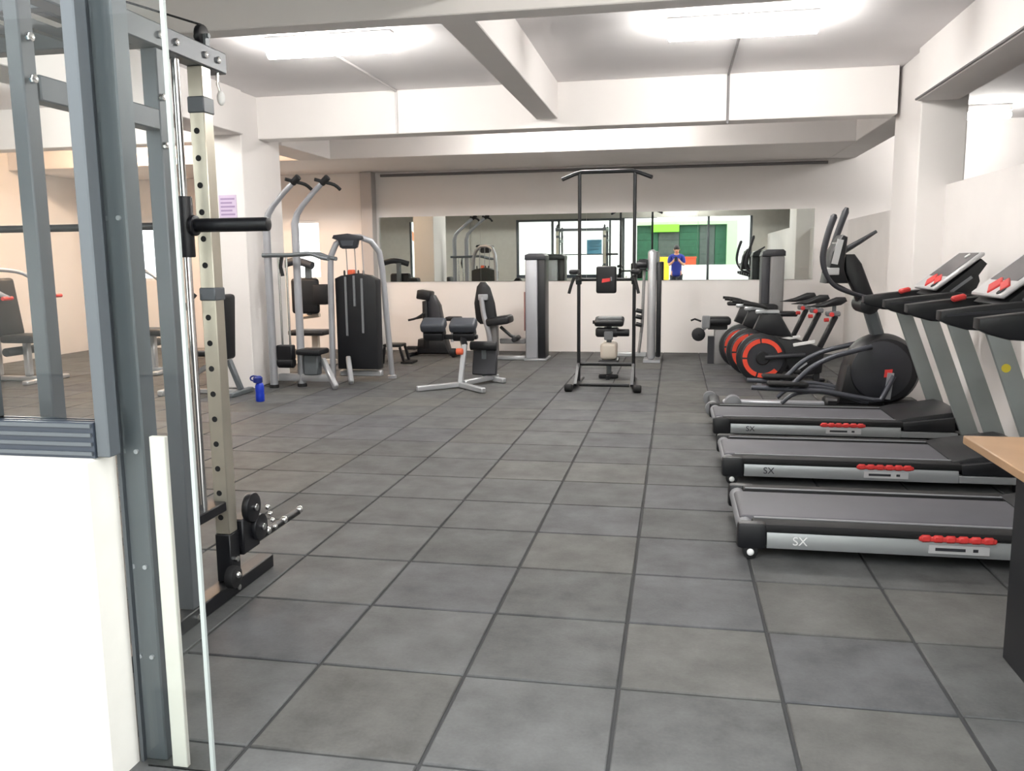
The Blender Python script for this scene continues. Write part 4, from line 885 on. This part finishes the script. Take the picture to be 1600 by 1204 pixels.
# ================================================================== PHOTOGRAPHER (seen in the mirror)
def skin_mesh(name, verts, edges, radii, material, parent, sub=2):
    me = bpy.data.meshes.new(name); o_ = Vector(parent['_o'])
    me.from_pydata([Vector(v)-o_ for v in verts], edges, [])
    o = bpy.data.objects.new(name, me); COL.objects.link(o); o.parent = parent
    o.modifiers.new('skin', 'SKIN'); 
    for i, r in enumerate(radii): me.skin_vertices[0].data[i].radius = (r if isinstance(r, tuple) else (r, r))
    me.skin_vertices[0].data[0].use_root = True
    sb = o.modifiers.new('sub', 'SUBSURF'); sb.levels = sub; sb.render_levels = sub
    bpy.context.view_layer.update()
    dg = bpy.context.evaluated_depsgraph_get(); m2 = bpy.data.meshes.new_from_object(o.evaluated_get(dg))
    o.modifiers.clear(); o.data = m2; bpy.data.meshes.remove(me)
    m2.materials.clear(); m2.materials.append(MATS[material])
    for p in m2.polygons: p.use_smooth = True
    return o
PX, PY = 0.02, -0.46
pe = thing('person', (PX, PY, -0.02), 'person in a blue shirt standing outside the door holding up a phone', 'person')
V = [(PX, PY, 0.95), (PX, PY, 1.12), (PX, PY, 1.32), (PX, PY+0.005, 1.42), (PX, PY+0.02, 1.49), (PX, PY+0.03, 1.56), (PX, PY+0.035, 1.66)]
Ed = [(0, 1), (1, 2), (2, 3), (3, 4), (4, 5), (5, 6)]
Rr = [(0.15, 0.11), (0.135, 0.10), (0.15, 0.105), (0.11, 0.08), (0.05, 0.05), (0.075, 0.085), (0.07, 0.085)]
for s in (-1, 1):
    b = len(V)
    V += [(PX+s*0.17, PY, 1.40), (PX+s*0.21, PY+0.06, 1.16), (PX+s*0.11, PY+0.28, 1.25), (PX+s*0.075, PY+0.36, 1.29)]
    Ed += [(3, b), (b, b+1), (b+1, b+2), (b+2, b+3)]; Rr += [0.055, 0.042, 0.03, 0.028]
    for k, (dx, dz, L) in enumerate(((0.0, 0.045, 0.06), (0.0, 0.022, 0.066), (0.0, 0.0, 0.064), (0.0, -0.022, 0.055))):
        c = len(V)
        V += [(PX+s*0.066, PY+0.40, 1.30+dz), (PX+s*(0.066-L*0.45), PY+0.418, 1.305+dz)]
        Ed += [(b+3, c), (c, c+1)]; Rr += [0.009, 0.008]
    c = len(V); V += [(PX+s*0.06, PY+0.37, 1.33), (PX+s*0.035, PY+0.385, 1.345)]; Ed += [(b+3, c), (c, c+1)]; Rr += [0.010, 0.008]
    h = len(V); V += [(PX+s*0.09, PY, 0.86), (PX+s*0.10, PY+0.01, 0.48), (PX+s*0.11, PY-0.02, 0.07), (PX+s*0.12, PY+0.12, 0.02)]
    Ed += [(0, h), (h, h+1), (h+1, h+2), (h+2, h+3)]; Rr += [0.09, 0.062, 0.045, 0.035]
skin_mesh('body', V, Ed, Rr, 'skin', pe)
SV = [(PX, PY, 0.78), (PX, PY, 1.10), (PX, PY, 1.32), (PX, PY+0.005, 1.43)]
SE = [(0, 1), (1, 2), (2, 3)]; SR = [(0.175, 0.135), (0.16, 0.125), (0.17, 0.125), (0.10, 0.085)]
for s in (-1, 1):
    b = len(SV); SV += [(PX+s*0.18, PY, 1.40), (PX+s*0.215, PY+0.05, 1.20)]; SE += [(3, b), (b, b+1)]; SR += [0.072, 0.062]
skin_mesh('shirt', SV, SE, SR, 'shirt_blue', pe)
TV = [(PX, PY, 0.93)]; TE = []; TR = [(0.165, 0.125)]
for s in (-1, 1):
    b = len(TV); TV += [(PX+s*0.09, PY, 0.84), (PX+s*0.10, PY+0.01, 0.48), (PX+s*0.11, PY-0.02, 0.10)]; TE += [(0, b), (b, b+1), (b+1, b+2)]; TR += [0.105, 0.08, 0.065]
skin_mesh('trousers', TV, TE, TR, 'trouser_dark', pe)
MB().ball((PX, PY+0.018, 1.645), 0.098, (0.86, 0.98, 1.02), 14).build('hair', 'hair_dark', pe)
for s in (-1, 1):
    MB().ball((PX+s*0.03, PY+0.125, 1.61), 0.012).build('eye', 'hair_dark', pe)
    MB().ball((PX+s*0.078, PY+0.03, 1.60), 0.022, (0.5, 0.8, 1.3)).build('ear', 'skin', pe)
    MB().box(PX+s*0.12-0.045, PX+s*0.12+0.045, PY-0.09, PY+0.17, -0.02, 0.05, bev=0.025, seg=2).build('shoe', 'black_rubber', pe)
MB().prism([(PY+0.112, 1.60), (PY+0.145, 1.565), (PY+0.112, 1.56)], 'x', PX-0.014, PX+0.014, bev=0.004).build('nose', 'skin', pe)
MB().box(PX-0.026, PX+0.026, PY+0.110, PY+0.122, 1.525, 1.537, bev=0.004).build('mouth', 'red_plastic', pe)
ph = thing('mobile_phone', (0.0, -0.035, 1.30), 'dark mobile phone held up by the person at the door', 'phone')
MB().box(-0.04, 0.04, -0.04, -0.03, 1.27, 1.40, bev=0.003).build('case', 'black_plastic', ph)
MB().cyl((-0.02, -0.029, 1.38), (-0.02, -0.026, 1.38), 0.008).build('lens', 'chrome', ph)
